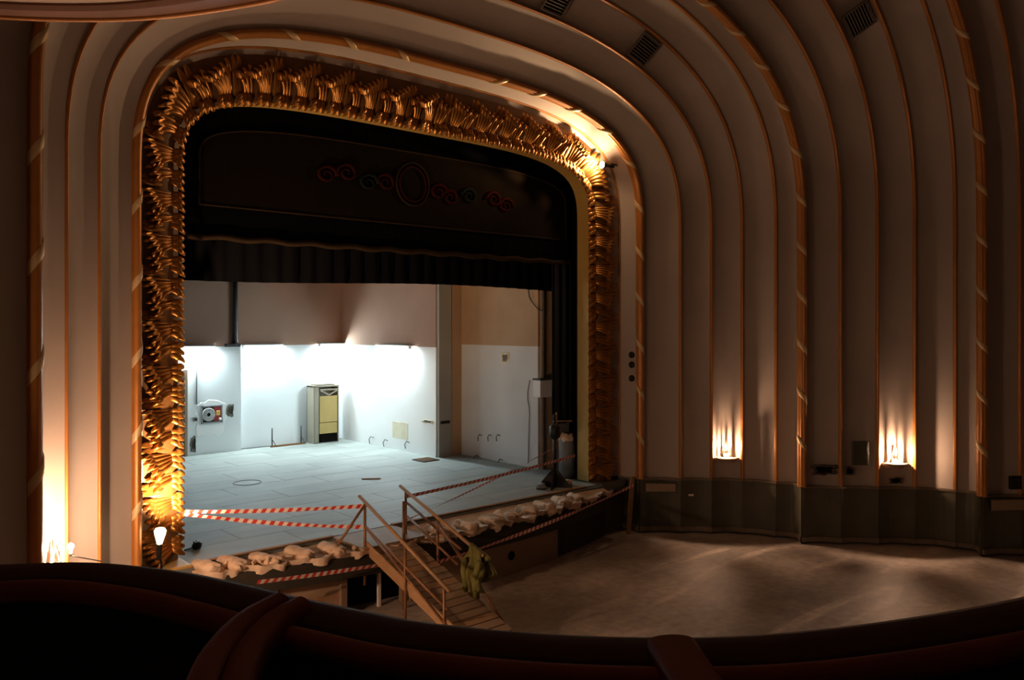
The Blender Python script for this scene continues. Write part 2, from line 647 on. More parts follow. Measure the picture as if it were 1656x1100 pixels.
def leaf_mesh(name, nl, S0, S1, E0, E1, bend, lift, ridge, curl):
    """fan of nl rounded lobes; x along the frame, y outward across it, z towards the hall"""
    na, nb = nl * 7 + 1, 13
    vs, fs = [], []
    for i in range(na):
        a = i / (na - 1)
        rip = abs(math.sin(PI * nl * a)) ** 0.75
        vein = math.exp(-((a * nl % 1 - 0.5) / 0.16) ** 2)
        for j in range(nb):
            b = j / (nb - 1)
            ln = 0.74 + 0.26 * rip
            bb = b * ln
            sx, sy = S0[0] * (1 - a) + S1[0] * a, S0[1] * (1 - a) + S1[1] * a
            ex, ey = E0[0] * (1 - a) + E1[0] * a, E0[1] * (1 - a) + E1[1] * a
            bd = bend * (0.35 + 0.9 * a)
            x = sx + (ex - sx) * bb - bd * bb ** 2.2
            y = sy + (ey - sy) * bb - 0.3 * abs(bd) * bb ** 3
            z = 0.015 + lift * (0.4 + 0.6 * a) * math.sin(PI * min(1, bb * 0.74) ** 0.8)
            z += ridge * (rip - 0.55) * (0.25 + 1.0 * bb) - 0.25 * ridge * vein * bb
            if b > 0.68:
                k = (b - 0.68) / 0.32
                z += curl * math.sin(k * PI * 0.62) - curl * 1.1 * k * k * k
                y -= 0.06 * k * k
            vs.append((x, y, z))
    for i in range(na - 1):
        for j in range(nb - 1):
            fs.append((i * nb + j, (i + 1) * nb + j, (i + 1) * nb + j + 1, i * nb + j + 1))
    me = bpy.data.meshes.new(name)
    me.from_pydata(vs, [], fs)
    me.materials.append(MATS['gold'])
    for p in me.polygons:
        p.use_smooth = True
    return me


LA = leaf_mesh('acanthus_leaf', 5, (0.13, 0.13), (-0.08, 0.13), (0.22, 0.93), (-0.19, 0.66), 0.16, 0.17, 0.075, 0.085)
LB = leaf_mesh('curled_leaf', 3, (0.09, 0.13), (-0.09, 0.13), (0.10, 0.80), (-0.16, 0.66), 0.12, 0.13, 0.065, 0.08)
LC = leaf_mesh('edge_leaf', 3, (0.14, 0.20), (-0.10, 0.21), (0.20, -0.02), (-0.15, 0.03), 0.10, 0.10, 0.04, 0.04)
LD = leaf_mesh('rib_leaf', 2, (0.095, 0.13), (-0.095, 0.13), (0.10, 0.93), (-0.10, 0.93), 0.02, 0.08, 0.035, 0.03)


def put_leaf(me, name, fr_i, mirror, wide=1.0):
    p, t, nrm = fr_i
    yv = (-nrm * 0.95 + OUT * 0.28).normalized()     # across the band, outward
    zv = (OUT * 0.96 + nrm * 0.22).normalized()
    o = bpy.data.objects.new(name, me)
    COL.objects.link(o)
    o.parent = pf
    M = Matrix.Identity(4)
    tx = t if not mirror else -t
    for c_, v in enumerate((tx * wide, yv, zv)):
        for r_ in range(3):
            M[r_][c_] = v[r_]
    pos = p - ORG[pf.name] + OUT * 0.03
    for r_ in range(3):
        M[r_][3] = pos[r_]
    o.matrix_local = M
    return o


fr, st = frames(INNER, ZF, 0.0964)
per = 8
half = (len(fr) - 1) // 2
for i in range(3, len(fr) - 2):
    mir = i > half
    k = (i if not mir else len(fr) - 1 - i)
    ph = (k - 3) % per
    turn = fr[min(i + 2, len(fr) - 1)][1].angle(fr[max(i - 2, 0)][1]) / (4 * st)
    wide = 1 + 0.5 * turn
    if ph == 0:
        put_leaf(LA, 'acanthus_leaf', fr[i], mir, wide)
        put_leaf(LC, 'edge_leaf', fr[i], mir)
    elif ph == 3:
        put_leaf(LD, 'rib_leaf', fr[i], mir, wide)
    elif ph == 5:
        put_leaf(LB, 'curled_leaf', fr[i], mir, wide)
    if ph == 4:
        put_leaf(LC, 'edge_leaf', fr[i], mir)

# plinths under the frame
for sgn, nm in ((-1, 'left'), (1, 'right')):
    e = empty('frame_plinth', (XC + sgn * 5.95, 14.75, 0), 'green grey painted plinth block under the %s foot of the gilded frame' % nm, 'plinth')
    MB().box((XC + sgn * 5.95, 14.92, 0.65), (1.02, 0.66, 1.30), bev=0.02).build('block', 'dado', e)
    MB().box((XC + sgn * 5.93, 14.86, 1.335), (1.10, 0.80, 0.07), bev=0.02).build('ledge', 'gold_flat' if sgn < 0 else 'dado', e)

# ------------------------------------------------------------------ stage house
st_e = empty('floor_stage', (XC, 20, STAGE), 'pale grey green boarded stage floor', None, None, 'structure')
MB().slab([(2.5, 14.45), (17.2, 14.45), (17.2, 27.4), (2.5, 27.4)], STAGE - 0.2, STAGE - 0.02).build('floor_bed', 'stage_joint', st_e)
ys = [14.62 + 1.02 * i for i in range(13)]
for i in range(12):
    x = 2.6 - (i % 3) * 0.9
    while x < 17.1:
        x1 = min(17.1, x + 2.6)
        xa = max(x, 2.6)
        if x1 - xa > 0.2:
            MB().box(((xa + x1) / 2, (ys[i] + ys[i + 1]) / 2, STAGE - 0.0125 + R.uniform(-0.001, 0.001)), (x1 - xa - 0.012, 1.02 - 0.012, 0.025)).build('board', R.choice(['stage_board', 'stage_board', 'stage_board_b']), st_e)
        x += 2.6

WT = 4.87   # top of the white paint
YB, YBL, XS, XS2 = 27.0, 26.7, 15.78, 16.75
wb = empty('wall_stage_back', (11, YB, STAGE), 'white painted back wall of the stage, bare brown plaster above', None, None, 'structure')
MB().box((13.9, YB + 0.15, (WT + STAGE) / 2), (4.3, 0.3, WT - STAGE)).build('white_wall_face', 'white_wall', wb)
MB().box((6.8, YBL + 0.3, (WT + STAGE) / 2), (9.95, 0.6, WT - STAGE)).build('white_wall_face', 'white_wall', wb)
MB().box((13.9, YB + 0.15, (WT + 14) / 2), (4.3, 0.3, 14 - WT)).build('bare_wall_face', 'brown_wall', wb)
MB().box((6.8, YBL + 0.3, (WT + 14) / 2), (9.95, 0.6, 14 - WT)).build('bare_wall_face', 'brown_wall', wb)
wr = empty('wall_stage_right', (XS, 23, STAGE), 'white side wall of the stage with bare plaster above', None, None, 'structure')
MB().box((XS + 0.3, 24.1, (WT + STAGE) / 2), (0.6, 6.0, WT - STAGE)).build('white_wall_face', 'white_wall', wr)
MB().box((XS + 0.3, 24.1, (WT + 14) / 2), (0.6, 6.0, 14 - WT)).build('bare_wall_face', 'brown_wall', wr)
MB().box((XS + 0.28, 21.04, (14 + STAGE) / 2), (0.50, 0.14, 14 - STAGE)).build('pier_face', 'grey_wall', wr)
MB().box((XS + 0.78, 21.08, (14 + STAGE) / 2), (0.48, 0.16, 14 - STAGE)).build('pier_face', 'tan_wall', wr)
MB().box((XS2 + 0.2, 19.2, (4.95 + STAGE) / 2), (0.4, 3.6, 4.95 - STAGE)).build('white_wall_face', 'grey_white', wr)
MB().box((XS2 + 0.2, 19.2, (4.95 + 14) / 2), (0.4, 3.6, 14 - 4.95)).build('bare_wall_face', 'tan_wall', wr)
wl = MB().box((2.3, 21, 7.5), (0.4, 12.8, 13)).build('wall_stage_left', 'grey_white')
tag(wl, kind='structure')
rf = MB().box((9.6, 21, 14.1), (15.2, 12.8, 0.2)).build('ceiling_stage', 'black_cloth')
tag(rf, kind='structure')
# wall behind the frame, either side of and above the opening
for sgn in (-1, 1):
    w = MB().box((XC + sgn * (5.5 + 2.2), 15.55, 7), (4.3, 0.24, 14)).build('wall_proscenium', 'black_cloth')
    tag(w, kind='structure')
w = MB().box((XC, 15.55, 12.4), (11.2, 0.24, 3.6)).build('wall_proscenium', 'black_cloth')
tag(w, kind='structure')

# fluorescent lights: reflector + tube
def fluor(a, b, nrm, label):
    a, b = Vector(a), Vector(b)
    mid = (a + b) / 2
    t = (b - a).normalized()
    e = empty('fluorescent_light', mid, label, 'light', 'strip lights along the stage wall')
    M = frame_to(t, nrm, (0, 0, 1))
    L = (b - a).length
    MB().box(mid + Vector((0, 0, 0.10)) + Vector(nrm) * -0.02, (L + 0.1, 0.26, 0.05), M, 0.01).build('housing', 'white_metal', e)
    MB().box(mid + Vector((0, 0, 0.05)) + Vector(nrm) * -0.09, (L * 0.9, 0.03, 0.08), M).build('mounting_rail', 'white_metal', e)
    for o_ in (-0.035, 0.035):
        MB().tube([a + Vector(nrm) * o_, b + Vector(nrm) * o_], 0.026, 10).build('tube', 'tube_glow', e, True)
    for q in (a, b):
        MB().box(q + Vector((0, 0, 0.03)) + t * (0.03 if q is b else -0.03), (0.04, 0.13, 0.10), M).build('end_cap', 'white_metal', e)


ZT = 4.80
for (u0, u1), lb in (((290, 345), 'glowing strip light above the fire hose cabinet'), ((394, 455), 'glowing strip light on the middle of the back wall')):
    Y = YBL - 0.16 if u0 < 380 else YB - 0.16
    A, B = onY(u0, 562, Y), onY(u1, 562, Y)
    fluor((A.x, Y, ZT), (B.x, Y, ZT), (0, -1, 0), lb)
A, B = onY(518, 562, YB - 0.16), onY(565, 562, YB - 0.16)
fluor((A.x, YB - 0.16, ZT), (B.x, YB - 0.16, ZT), (0, -1, 0), 'glowing strip light above the wooden cabinet')
A, B = onX(612, 562, XS - 0.16), onX(662, 562, XS - 0.16)
fluor((XS - 0.16, A.y, ZT), (XS - 0.16, B.y, ZT), (-1, 0, 0), 'glowing strip light on the stage side wall')

# ------------------------------------------------------------------ curtains in the stage opening
def drape(name, x0, x1, y, zlow, zhigh, m, folds, amp, label, cat, nz=2):
    n = folds * 8
    th = 0.02
    front = lambda i: y + amp * math.sin(2 * PI * folds * i / n) + amp * 0.4 * math.sin(2 * PI * folds * 0.37 * i / n + 1)
    vs, fs = [], []
    for s_ in (0, 1):
        for j in range(nz):
            for i in range(n + 1):
                x = x0 + (x1 - x0) * i / n
                zl = zlow(x) if callable(zlow) else zlow
                zh = zhigh(x) if callable(zhigh) else zhigh
                vs.append((x, front(i) + s_ * th, zl + (zh - zl) * j / (nz - 1)))
    k = n + 1
    off = k * nz
    for s_ in (0, 1):
        for j in range(nz - 1):
            for i in range(n):
                q = (j * k + i, j * k + i + 1, (j + 1) * k + i + 1, (j + 1) * k + i)
                fs.append(tuple(x + s_ * off for x in q))
    for i in range(n):
        fs.append((i, i + 1, off + i + 1, off + i))
        fs.append((off - k + i, off - k + i + 1, 2 * off - k + i + 1, 2 * off - k + i))
    for c_ in (0, n):
        for j in range(nz - 1):
            fs.append((j * k + c_, (j + 1) * k + c_, off + (j + 1) * k + c_, off + j * k + c_))
    o = obj(name, vs, fs, m, None, True)
    return tag(o, label, cat)


vl = empty('stage_valance', (XC, 15.72, 7.25), 'dark blue black stage valance with a faint embroidered brown panel', 'curtain')
YV = 15.75
mbv = MB().box((XC, YV + 0.02, (7.25 + 10.7) / 2), (11.4, 0.04, 10.7 - 7.25))
mbv.build('valance_cloth', 'black_cloth', vl)
fr_v = []
for i in range(81):
    x = XC - 5.55 + 11.1 * i / 80
    fr_v.append((x, 7.30 + 0.02 * math.sin(i * 0.9)))
fv = MB()
fv.tube([(x, YV - 0.03, z) for x, z in fr_v], 0.06, 8)
fv.build('fringe_band', 'fringe', vl, True)
# applied panel with rounded upper corners
pan = []
PA_, PB = onY(322, 318, YV - 0.02), onY(914, 387, YV - 0.02)
x0, x1 = PA_.x, PB.x
xm = (x0 + x1) / 2
top = []
for i in range(41):
    ph = PI * i / 40
    c_, s_ = math.cos(ph), math.sin(ph)
    n_ = 3.6
    rr = (abs(c_) ** n_ + abs(s_) ** n_) ** (-1 / n_)
    top.append((xm - (x1 - x0) / 2 * c_ * rr, 8.75 + 0.86 * s_ * rr))
outl = [(x0, 7.92)] + top + [(x1, 7.92)]
n = len(outl)
vs = [(x, YV - 0.03, z) for x, z in outl] + [(x, YV, z) for x, z in outl]
fs = [tuple(range(n)), tuple(range(n, 2 * n))] + [(i, (i + 1) % n, n + (i + 1) % n, n + i) for i in range(n)]
panel = obj('embroidered_panel', vs, fs, 'valance_panel', vl)
MB().tube([(x, YV - 0.03, z) for x, z in outl + outl[:1]], 0.02, 6).build('panel_cord', 'fringe', panel)


def scroll(x, z, s_, m, turn=1.0):
    pts = []
    for i in range(28):
        t = i / 27
        a = t * 1.7 * 2 * PI
        r_ = 0.34 * (1 - t * 0.86)
        pts.append((x + s_ * r_ * math.cos(a) * turn, YV - 0.045, z + s_ * r_ * math.sin(a) * 0.8))
    MB().tube(pts, 0.03, 6, radii=[0.045 - 0.03 * i / 27 for i in range(28)]).build('scroll', m, panel, True)


em = onY(668, 298, YV - 0.05)
for rr, m in ((0.50, 'gold_thread'), (0.40, 'red_thread')):
    MB().tube([(em.x + rr * 0.92 * math.cos(2 * PI * i / 36), YV - 0.045, em.z + rr * math.sin(2 * PI * i / 36)) for i in range(37)], 0.022, 6).build('emblem_ring', m, panel, True)
for dx, m, tn_, zz in ((-2.25, 'red_thread', 1, 0.05), (-1.75, 'red_thread', -1, 0.15), (-1.2, 'green_thread', 1, 0.0), (-0.75, 'red_thread', -1, 0.05), (0.75, 'red_thread', 1, 0.0), (1.1, 'red_thread', -1, -0.1), (1.7, 'green_thread', -1, 0.0), (2.5, 'red_thread', -1, 0.0), (2.9, 'red_thread', 1, -0.12)):
    scroll(em.x + dx, em.z + zz - 0.1, 0.75, m, tn_)

drape('border_curtain', 3.2, 17.0, 16.35, lambda x: 6.52 - 0.05 * math.sin((x - 4) * 0.55) + 0.004 * (x - 5), 13.5, 'black_cloth', 34, 0.05,
      'black border curtain hanging behind the valance', 'curtain')
xa, xb = onY(894, 500, 15.95).x, onY(940, 500, 15.95).x
drape('leg_curtain', xa, xb + 0.15, 15.95, 2.85, 10.5, 'leg_cloth', 5, 0.05, 'narrow blue black leg curtain at the right edge of the stage', 'curtain')

# ------------------------------------------------------------------ apron with footlight trough
def ap(x):
    return 13.28 + 0.60 * ((x - XC) / 4.6) ** 2


apr = empty('floor_apron', (XC, 14, 0.9), 'curved stage apron with broken plaster footlight bays', None, None, 'structure')
NX = 160
xs = [XC - 5.42 + 10.84 * i / NX for i in range(NX + 1)]


def edge_wob(x):
    return 0.05 * math.sin(x * 7.3) + 0.035 * math.sin(x * 17.1 + 1) + 0.02 * math.sin(x * 31)


mb = MB()
def apron_pt(i, j):
    x = xs[i]
    y0, y1 = ap(x) + edge_wob(x), 14.56
    f = j / 6
    y = y0 + (y1 - y0) * f
    z = STAGE - 0.04 - 0.08 * math.sin(PI * min(1, f * 1.1)) + 0.06 * noise.fractal(Vector((x * 3, y * 3, 0)), 1.0, 2.0, 4) * (1 - f)
    return (x, y, z)
mb.grid(apron_pt, NX + 1, 7)
mb.grid(lambda i, j: (xs[i], ap(xs[i]) + edge_wob(xs[i]) + j * 0.05, apron_pt(i, 0)[2] - j * 0.14 - j * 0.03 * math.sin(xs[i] * 11)), NX + 1, 2)
mb.build('trough', 'rubble_plaster', apr, True)
mb = MB()
poly = [(x, ap(x) + 0.04) for x in xs] + [(xs[-1], 14.6), (xs[0], 14.6)]
mb.slab(poly, 0.80, 1.20).build('apron_rim', 'rim_dark', apr)
mb = MB()
xw0, xw1 = XC - 5.3, XC + 5.4
for (xa_, xb_) in ((XC - 5.3, 8.35), (9.75, XC + 4.9)):
    MB().box(((xa_ + xb_) / 2, 14.60, STAGE + 0.012), (xb_ - xa_, 0.09, 0.035), bev=0.008).build('edge_strip', 'wood_strip', apr)
MB().box(((8.35 + 9.75) / 2, 14.0, STAGE - 0.03), (1.45, 1.15, 0.06), bev=0.01).build('landing_board', 'wood_grey', apr)

logs = [(10.30, 0), (10.97, 0), (11.65, 0), (12.2, 0), (12.87, 0), (13.47, 0), (14.09, 0), (14.7, 0), (5.75, 1), (6.2, 1), (6.78, 1), (7.4, 1), (7.95, 1)]
for x, big in logs:
    Rr = 0.13 + R.uniform(-0.015, 0.02) + 0.01 * big
    y0 = ap(x) + 0.02 + R.uniform(-0.03, 0.05)
    L = 0.62 + R.uniform(-0.08, 0.08)
    ang = (x - XC) * 0.05 + R.uniform(-0.12, 0.12)
    d = Vector((math.sin(ang), math.cos(ang), 0))
    sx = Vector((d.y, -d.x, 0))
    seed = R.uniform(0, 9)
    vs_, fs_ = [], []
    NA, NL = 26, 20
    for j in range(NL):
        f = j / (NL - 1)
        for k in range(NA):
            q = 2 * PI * k / NA
            base_p = Vector((x, y0, STAGE - 0.03)) + d * (L * f)
            rr = Rr * (0.80 + 0.25 * math.sin(PI * min(1, f * 0.7 + 0.3)))
            pt = base_p + sx * math.cos(q) * rr + Vector((0, 0, math.sin(q) * rr * 0.68))
            nz = noise.fractal(pt * 4.5 + Vector((seed, 0, 0)), 1.0, 2.0, 4)
            rr *= 1 + 0.34 * nz
            if j == 0:
                rr *= 0.6
            jag = 0.10 * noise.noise(Vector((math.cos(q) * 2 + seed, math.sin(q) * 2, 0))) * (1 if j < 3 else 0)
            vs_.append(base_p + d * jag + sx * math.cos(q) * rr + Vector((0, 0, math.sin(q) * rr * 0.68)))
    for j in range(NL - 1):
        for k in range(NA):
            k2 = (k + 1) % NA
            fs_.append((j * NA + k, j * NA + k2, (j + 1) * NA + k2, (j + 1) * NA + k))
    fs_.append(tuple(range(NA)))
    fs_.append(tuple((NL - 1) * NA + k for k in range(NA)))
    obj('bay_divider', vs_, fs_, 'rubble_plaster', apr, True)
for i in range(26):     # loose chips along the broken edge
    x = R.choice([R.uniform(5.7, 8.3), R.uniform(9.9, 15.2)])
    c = (x, ap(x) + R.uniform(0.06, 0.35), STAGE - 0.02 + R.uniform(0, 0.03))
    M = Matrix.Rotation(R.uniform(0, 6), 3, Vector((R.uniform(-1, 1), R.uniform(-1, 1), R.uniform(-1, 1))).normalized())
    MB().box(c, (R.uniform(.05, .14), R.uniform(.04, .1), R.uniform(.03, .07)), M, 0.01).build('plaster_chip', 'rubble_plaster', apr)

# front of the stage below the apron
pw = empty('wall_pit', (XC, 13.9, 0), 'brown boarded front wall below the stage apron', None, None, 'structure')
def pit(x):
    return ap(x) + 0.30
segs = [(5.5, 6.9, 'pit_board_b'), (6.93, 8.05, 'pit_board'), (9.55, 10.25, 'pit_board_b'), (10.28, 10.95, 'pit_board'), (11.0, 11.22, 'pit_board'), (11.26, 14.0, 'pit_board')]
for xa_, xb_, m in segs:
    k = max(2, int((xb_ - xa_) / 0.25))
    pts_ = [xa_ + (xb_ - xa_) * i / k for i in range(k + 1)]
    poly = [(x, pit(x)) for x in pts_] + [(x, pit(x) + 0.05) for x in reversed(pts_)]
    MB().slab(poly, 0.0, 0.82).build('board', m, pw)
pts_ = [5.4 + 11.0 * i / 30 for i in range(31)]
MB().slab([(x, pit(x) + 0.5) for x in pts_] + [(x, pit(x) + 0.55) for x in reversed(pts_)], 0.0, 0.82).build('back_panel', 'void_shade', pw)  # black sheet paints the darkness under the stage
MB().slab([(14.02 + 0.2 * i, pit(14.02 + 0.2 * i) + 0.05) for i in range(13)] + [(14.02 + 0.2 * i, pit(14.02 + 0.2 * i) + 0.1) for i in range(12, -1, -1)], 0, 0.82).build('shade_panel', 'rim_dark', pw)  # dark sheet stands in for the black shadow past the apron end
pts_ = [5.5 + 2.55 * i / 8 for i in range(9)]
MB().slab([(x, pit(x) - 0.02) for x in pts_] + [(x, pit(x)) for x in reversed(pts_)], 0.40, 0.46).build('rail_board', 'wood_strip', pw)
MB().tube([(12.3, pit(12.3) - 0.012, 0.42), (12.3, pit(12.3) + 0.03, 0.42)], 0.10, 14).build('round_hole', 'void_shade', pw)
for x in (8.1, 9.5):
    MB().box((x, 13.8, 0.41), (0.14, 0.14, 0.82), bev=0.01).build('pier', 'pit_board_b', pw)
MB().box((8.95, 13.85, 0.41), (0.06, 0.06, 0.82)).build('prop', 'tape_white', pw)

# ------------------------------------------------------------------ ramp up to the stage
RX0, RX1, RY0, RY1 = 8.50, 9.50, 13.62, 9.45
SL = STAGE / (RY0 - RY1)
def rz(y):
    return STAGE - 0.03 - (RY0 - y) * SL
ramp = empty('timber_ramp', (9.0, 11.5, 0), 'timber plank ramp leading up to the stage apron', 'ramp')
ang = math.atan(SL)
MR = Matrix.Rotation(ang, 3, 'X')
npl = 22
for i in range(npl):
    y = RY0 - (i + 0.5) * (RY0 - RY1 - 0.1) / npl
    MB().box((9.0, y, rz(y) + 0.02), (1.0 + R.uniform(-0.03, 0.03), 0.172, 0.03), MR @ rotz(R.uniform(-0.01, 0.01)), 0.004).build('plank', R.choice(['wood_grey', 'wood_grey', 'wood']), ramp)
for x in (RX0 + 0.03, RX1 - 0.03):
    bar(MB(), (x, RY0, rz(RY0) - 0.06), (x, RY1 + 0.3, rz(RY1 + 0.3) - 0.06), 0.07, 0.13).build('stringer', 'wood', ramp)
# kerb board on the near side
bar(MB(), (RX0 - 0.02, RY0, rz(RY0) + 0.06), (RX0 - 0.02, RY1 + 0.3, rz(RY1 + .3) + 0.06), 0.03, 0.14).build('kerb_board', 'wood', ramp)


def rail(name, label, pipes, posts):
    e = empty(name, posts[0][0], label, 'handrail', 'handrails of the ramp')
    for a, b, r_ in pipes:
        MB().tube([a, b], r_, 10).build('rail_pipe', 'wood' if r_ > 0.03 else 'rust_steel', e, True)
    for a, b in posts:
        MB().tube([a, b], 0.028, 10).build('post', 'rust_steel', e, True)


def rr_(x, y, h):
    return Vector((x, y, rz(y) + h))


X = RX0 - 0.06
rail('ramp_handrail', 'rusty handrail on the near left side of the ramp',
     [(rr_(X, 13.75, 0.92), rr_(X, 10.9, 0.68), 0.033), (rr_(X, 13.55, 0.45), rr_(X, 10.95, 0.34), 0.026), (rr_(X, 13.55, 0.85), Vector((X - 0.55, 13.75, STAGE - 0.02)), 0.026), (rr_(X, 13.5, 0.42), rr_(X, 11.0, 0.05), 0.022)],
     [((X, 13.55, 0.6), (X, 13.55, rz(13.55) + 0.90)), ((X, 11.05, 0.0), (X, 11.05, rz(11.05) + 0.68)), ((X, 12.2, 0.0), (X, 12.2, rz(12.2) + 0.78))])
X = RX1 + 0.06
rail('ramp_handrail', 'rusty handrail on the far right side of the ramp with a jacket',
     [(rr_(X, 14.0, 0.85), rr_(X, 11.35, 0.82), 0.033), (rr_(X, 13.75, 0.62), rr_(X, 12.0, 0.60), 0.026), (rr_(X, 13.75, 0.35), rr_(X, 12.1, 0.26), 0.026), (rr_(X, 12.75, 0.75), rr_(X, 10.7, -0.1), 0.03)],
     [((X, 13.8, 0.8), (X, 13.8, rz(13.8) + 0.84)), ((X, 12.72, 0.0), (X, 12.72, rz(12.72) + 0.82)), ((X, 11.5, 0.0), (X, 11.5, rz(11.5) + 0.8))])
lp = onZ(653, 985, 0.0)
pp = MB().tube([(lp.x, lp.y, 0), (lp.x, lp.y, 2.12)], 0.03, 10).build('support_post', 'rust_steel', None, True)
tag(pp, 'tall rusty scaffold post standing from the floor beside the ramp top', 'post')

# jacket over the far handrail
def jacket():
    X = RX1 + 0.06
    vs, fs = [], []
    nu, nv = 22, 23
    for j in range(nv):
        w = -1 + 2 * j / (nv - 1)          # -1 near side hem .. 0 over the pipe .. +1 far side hem
        for i in range(nu):
            u = i / (nu - 1)
            y = 11.72 - u * 0.46 * (0.8 + 0.35 * abs(w)) + 0.05 * math.sin(9 * w + 3 * u)
            top = rz(11.5) + 0.82 + 0.045 - (11.5 - y) * SL * -1 * -1
            ln = (0.74 if w < 0 else 0.5) + 0.12 * math.sin(u * 5) + 0.05 * math.sin(u * 17)
            drop = max(0.0, abs(w) - 0.07) * ln
            fold = (0.035 + 0.05 * abs(w)) * math.sin(u * 21 + w * 2.2) * min(1, abs(w) * 3)
            side = (0.055 + 0.10 * abs(w)) * (1 if w > 0 else -1) * min(1, abs(w) / 0.1)
            vs.append(Vector((X + side + fold, y, top - drop)))
    for j in range(nv - 1):
        for i in range(nu - 1):
            fs.append((j * nu + i, j * nu + i + 1, (j + 1) * nu + i + 1, (j + 1) * nu + i))
    e = empty('jacket', (X, 11.5, rz(11.5)), 'olive green work jacket hung over the ramp handrail', 'jacket')
    o = obj('body', vs, fs, 'jacket', e, True)
    so = o.modifiers.new('thickness', 'SOLIDIFY')
    so.thickness = 0.018
    for yy, k in ((11.74, -0.04), (11.30, 0.05)):
        p0 = Vector((X - 0.12, yy, rz(11.5) + 0.70))
        MB().tube([p0, p0 + Vector((-0.05, k, -0.22)), p0 + Vector((-0.03, k * 1.6, -0.45)), p0 + Vector((-0.05, k * 1.2, -0.66))], 0.06, 10, radii=[0.055, 0.07, 0.062, 0.05]).build('sleeve', 'jacket', e, True)


jacket()

# ------------------------------------------------------------------ barrier tape
def tape(a, b, sagd, label, w=0.075, stripe=0.078, twist=0.0):
    a, b = Vector(a), Vector(b)
    L = (b - a).length
    n = max(6, int(L / stripe))
    side = (b - a).cross(Vector((0, 0, 1))).normalized()
    vs, fs, mi = [], [], []
    for i in range(n + 1):
        for e in (-1, 1):
            f = min(1, max(0, (i + e * 0.3) / n))
            p = a.lerp(b, f) - Vector((0, 0, sagd * 4 * f * (1 - f)))
            tw = twist * math.sin(f * PI * 3.3) + 0.15
            vs.append(p + (Vector((0, 0, 1)) * math.cos(tw) + side * math.sin(tw)) * e * w / 2)
    for i in range(n):
        fs.append((2 * i, 2 * i + 1, 2 * i + 3, 2 * i + 2))
        mi.append(i % 2)
    o = obj('barrier_tape', vs, fs, None, None, False, mats=['tape_red', 'tape_white'], midx=mi)
    return tag(o, label, 'tape', 'red and white barrier tapes')


LX = RX0 - 0.06
jl = onY(290, 828, 14.98)
tape(jl, (LX, 13.55, 2.12), 0.03, 'upper striped tape from the left gilded jamb to the ramp', twist=0.3)
tape(jl - Vector((0, 0, 0.03)), (LX - 0.02, 13.55, 1.72), 0.05, 'lower striped tape sagging from the left gilded jamb to the ramp', twist=0.4)
fr_ = onY(930, 737, 15.2)
tape((RX1 + 0.06, 13.8, 2.10), fr_, 0.04, 'long striped tape from the ramp to the right leg curtain', twist=0.1)
tape((RX1 + 0.06, 13.8, 1.62), (16.1, 16.2, 2.12), 0.05, 'thin slack striped tape low across the right of the stage', w=0.035, twist=0.8)
tape(onY(415, 942, 13.12), (lp.x, lp.y, 0.95), 0.02, 'striped tape low in front of the left pit wall', twist=0.2)
pe = onY(1024, 785, 14.0)
tape((RX1 + 0.06, 12.72, 1.0), pe, 0.10, 'long striped tape in front of the pit to the leaning plank', twist=0.5)

# ------------------------------------------------------------------ wall sconces
def bulb(e, p, r=0.035, m='bulb_glow', axis=(0, 0, 1), socket='white_metal'):
    ax = Vector(axis).normalized()
    MB().lathe(Vector(p), [(r * .35, -r * 1.5), (r * .5, -r * 1.0), (r * .85, -r * 0.5), (r, 0.0), (r * .85, r * 0.55), (r * .45, r * .9), (0.002, r)], 14, ax).build('bulb', m, e, True)
    MB().lathe(Vector(p) - ax * r * 2.9, [(r * .5, 0), (r * .5, r * 1.4)], 12, ax).build('socket', socket, e, True)


def sconce(px_, py_, z, side, label):
    nr = Vector((-side * 0.707, -0.707, 0))
    t = Vector((nr.y, -nr.x, 0))
    base = Vector((px_, py_, z))
    e = empty('wall_sconce', base, label, 'lamp', 'broken wall sconces')
    # half round tray and the back plate left in the wall
    K = 14
    poly = []
    for i in range(K + 1):
        q = PI * i / K
        p = base - nr * 0.10 + t * math.cos(q) * 0.33 + nr * math.sin(q) * 0.30
        poly.append((p.x, p.y))
    MB().slab(poly, z - 0.30, z - 0.25).build('tray', 'plaque', e)
    poly2 = [((x - base.x) * 0.75 + base.x, (y - base.y) * 0.75 + base.y) for x, y in poly]
    MB().slab(poly2, z - 0.36, z - 0.30).build('tray_moulding', 'plaque', e)
    M = frame_to(t, nr, (0, 0, 1))
    MB().box(base - nr * 0.09 + Vector((0, 0, -0.20)), (0.16, 0.10, 0.12), M, 0.01).build('wall_bracket', 'plaque', e)
    bc = base + nr * 0.06 + t * 0.02
    bulb(e, bc, 0.024)
    # glass shards added round the bulb, gaps shaped to throw wall streaks
    rng = random.Random(int(px_ * 100))
    q = 0.2
    while q < 2 * PI + 0.1:
        w = rng.uniform(0.30, 0.62)
        gap = rng.uniform(0.10, 0.34)
        hh = rng.choice([0.10, 0.20, 0.24, 0.26])
        vs_, k = [], 4
        for j_ in range(k + 1):
            f = j_ / k
            rad = 0.105 * (1 - 0.72 * f * hh / 0.26) + 0.012
            zz = -0.12 + f * (0.12 + hh)
            for e_ in (-1, 1):
                ww = w * (0.5 - 0.1 * f) * e_
                vs_.append(bc + t * math.cos(q + ww) * rad + nr * math.sin(q + ww) * rad + Vector((0, 0, zz + rng.uniform(-0.01, 0.01))))
        nv_ = len(vs_)
        vs_ += [v + (v - bc).normalized() * 0.005 for v in vs_]
        fs_ = []
        for j_ in range(k):
            a_ = 2 * j_
            fs_ += [(a_, a_ + 1, a_ + 3, a_ + 2), (nv_ + a_, nv_ + a_ + 1, nv_ + a_ + 3, nv_ + a_ + 2)]
        obj('streak_shard', vs_, fs_, 'crystal', e)
        q += w + gap
    return e


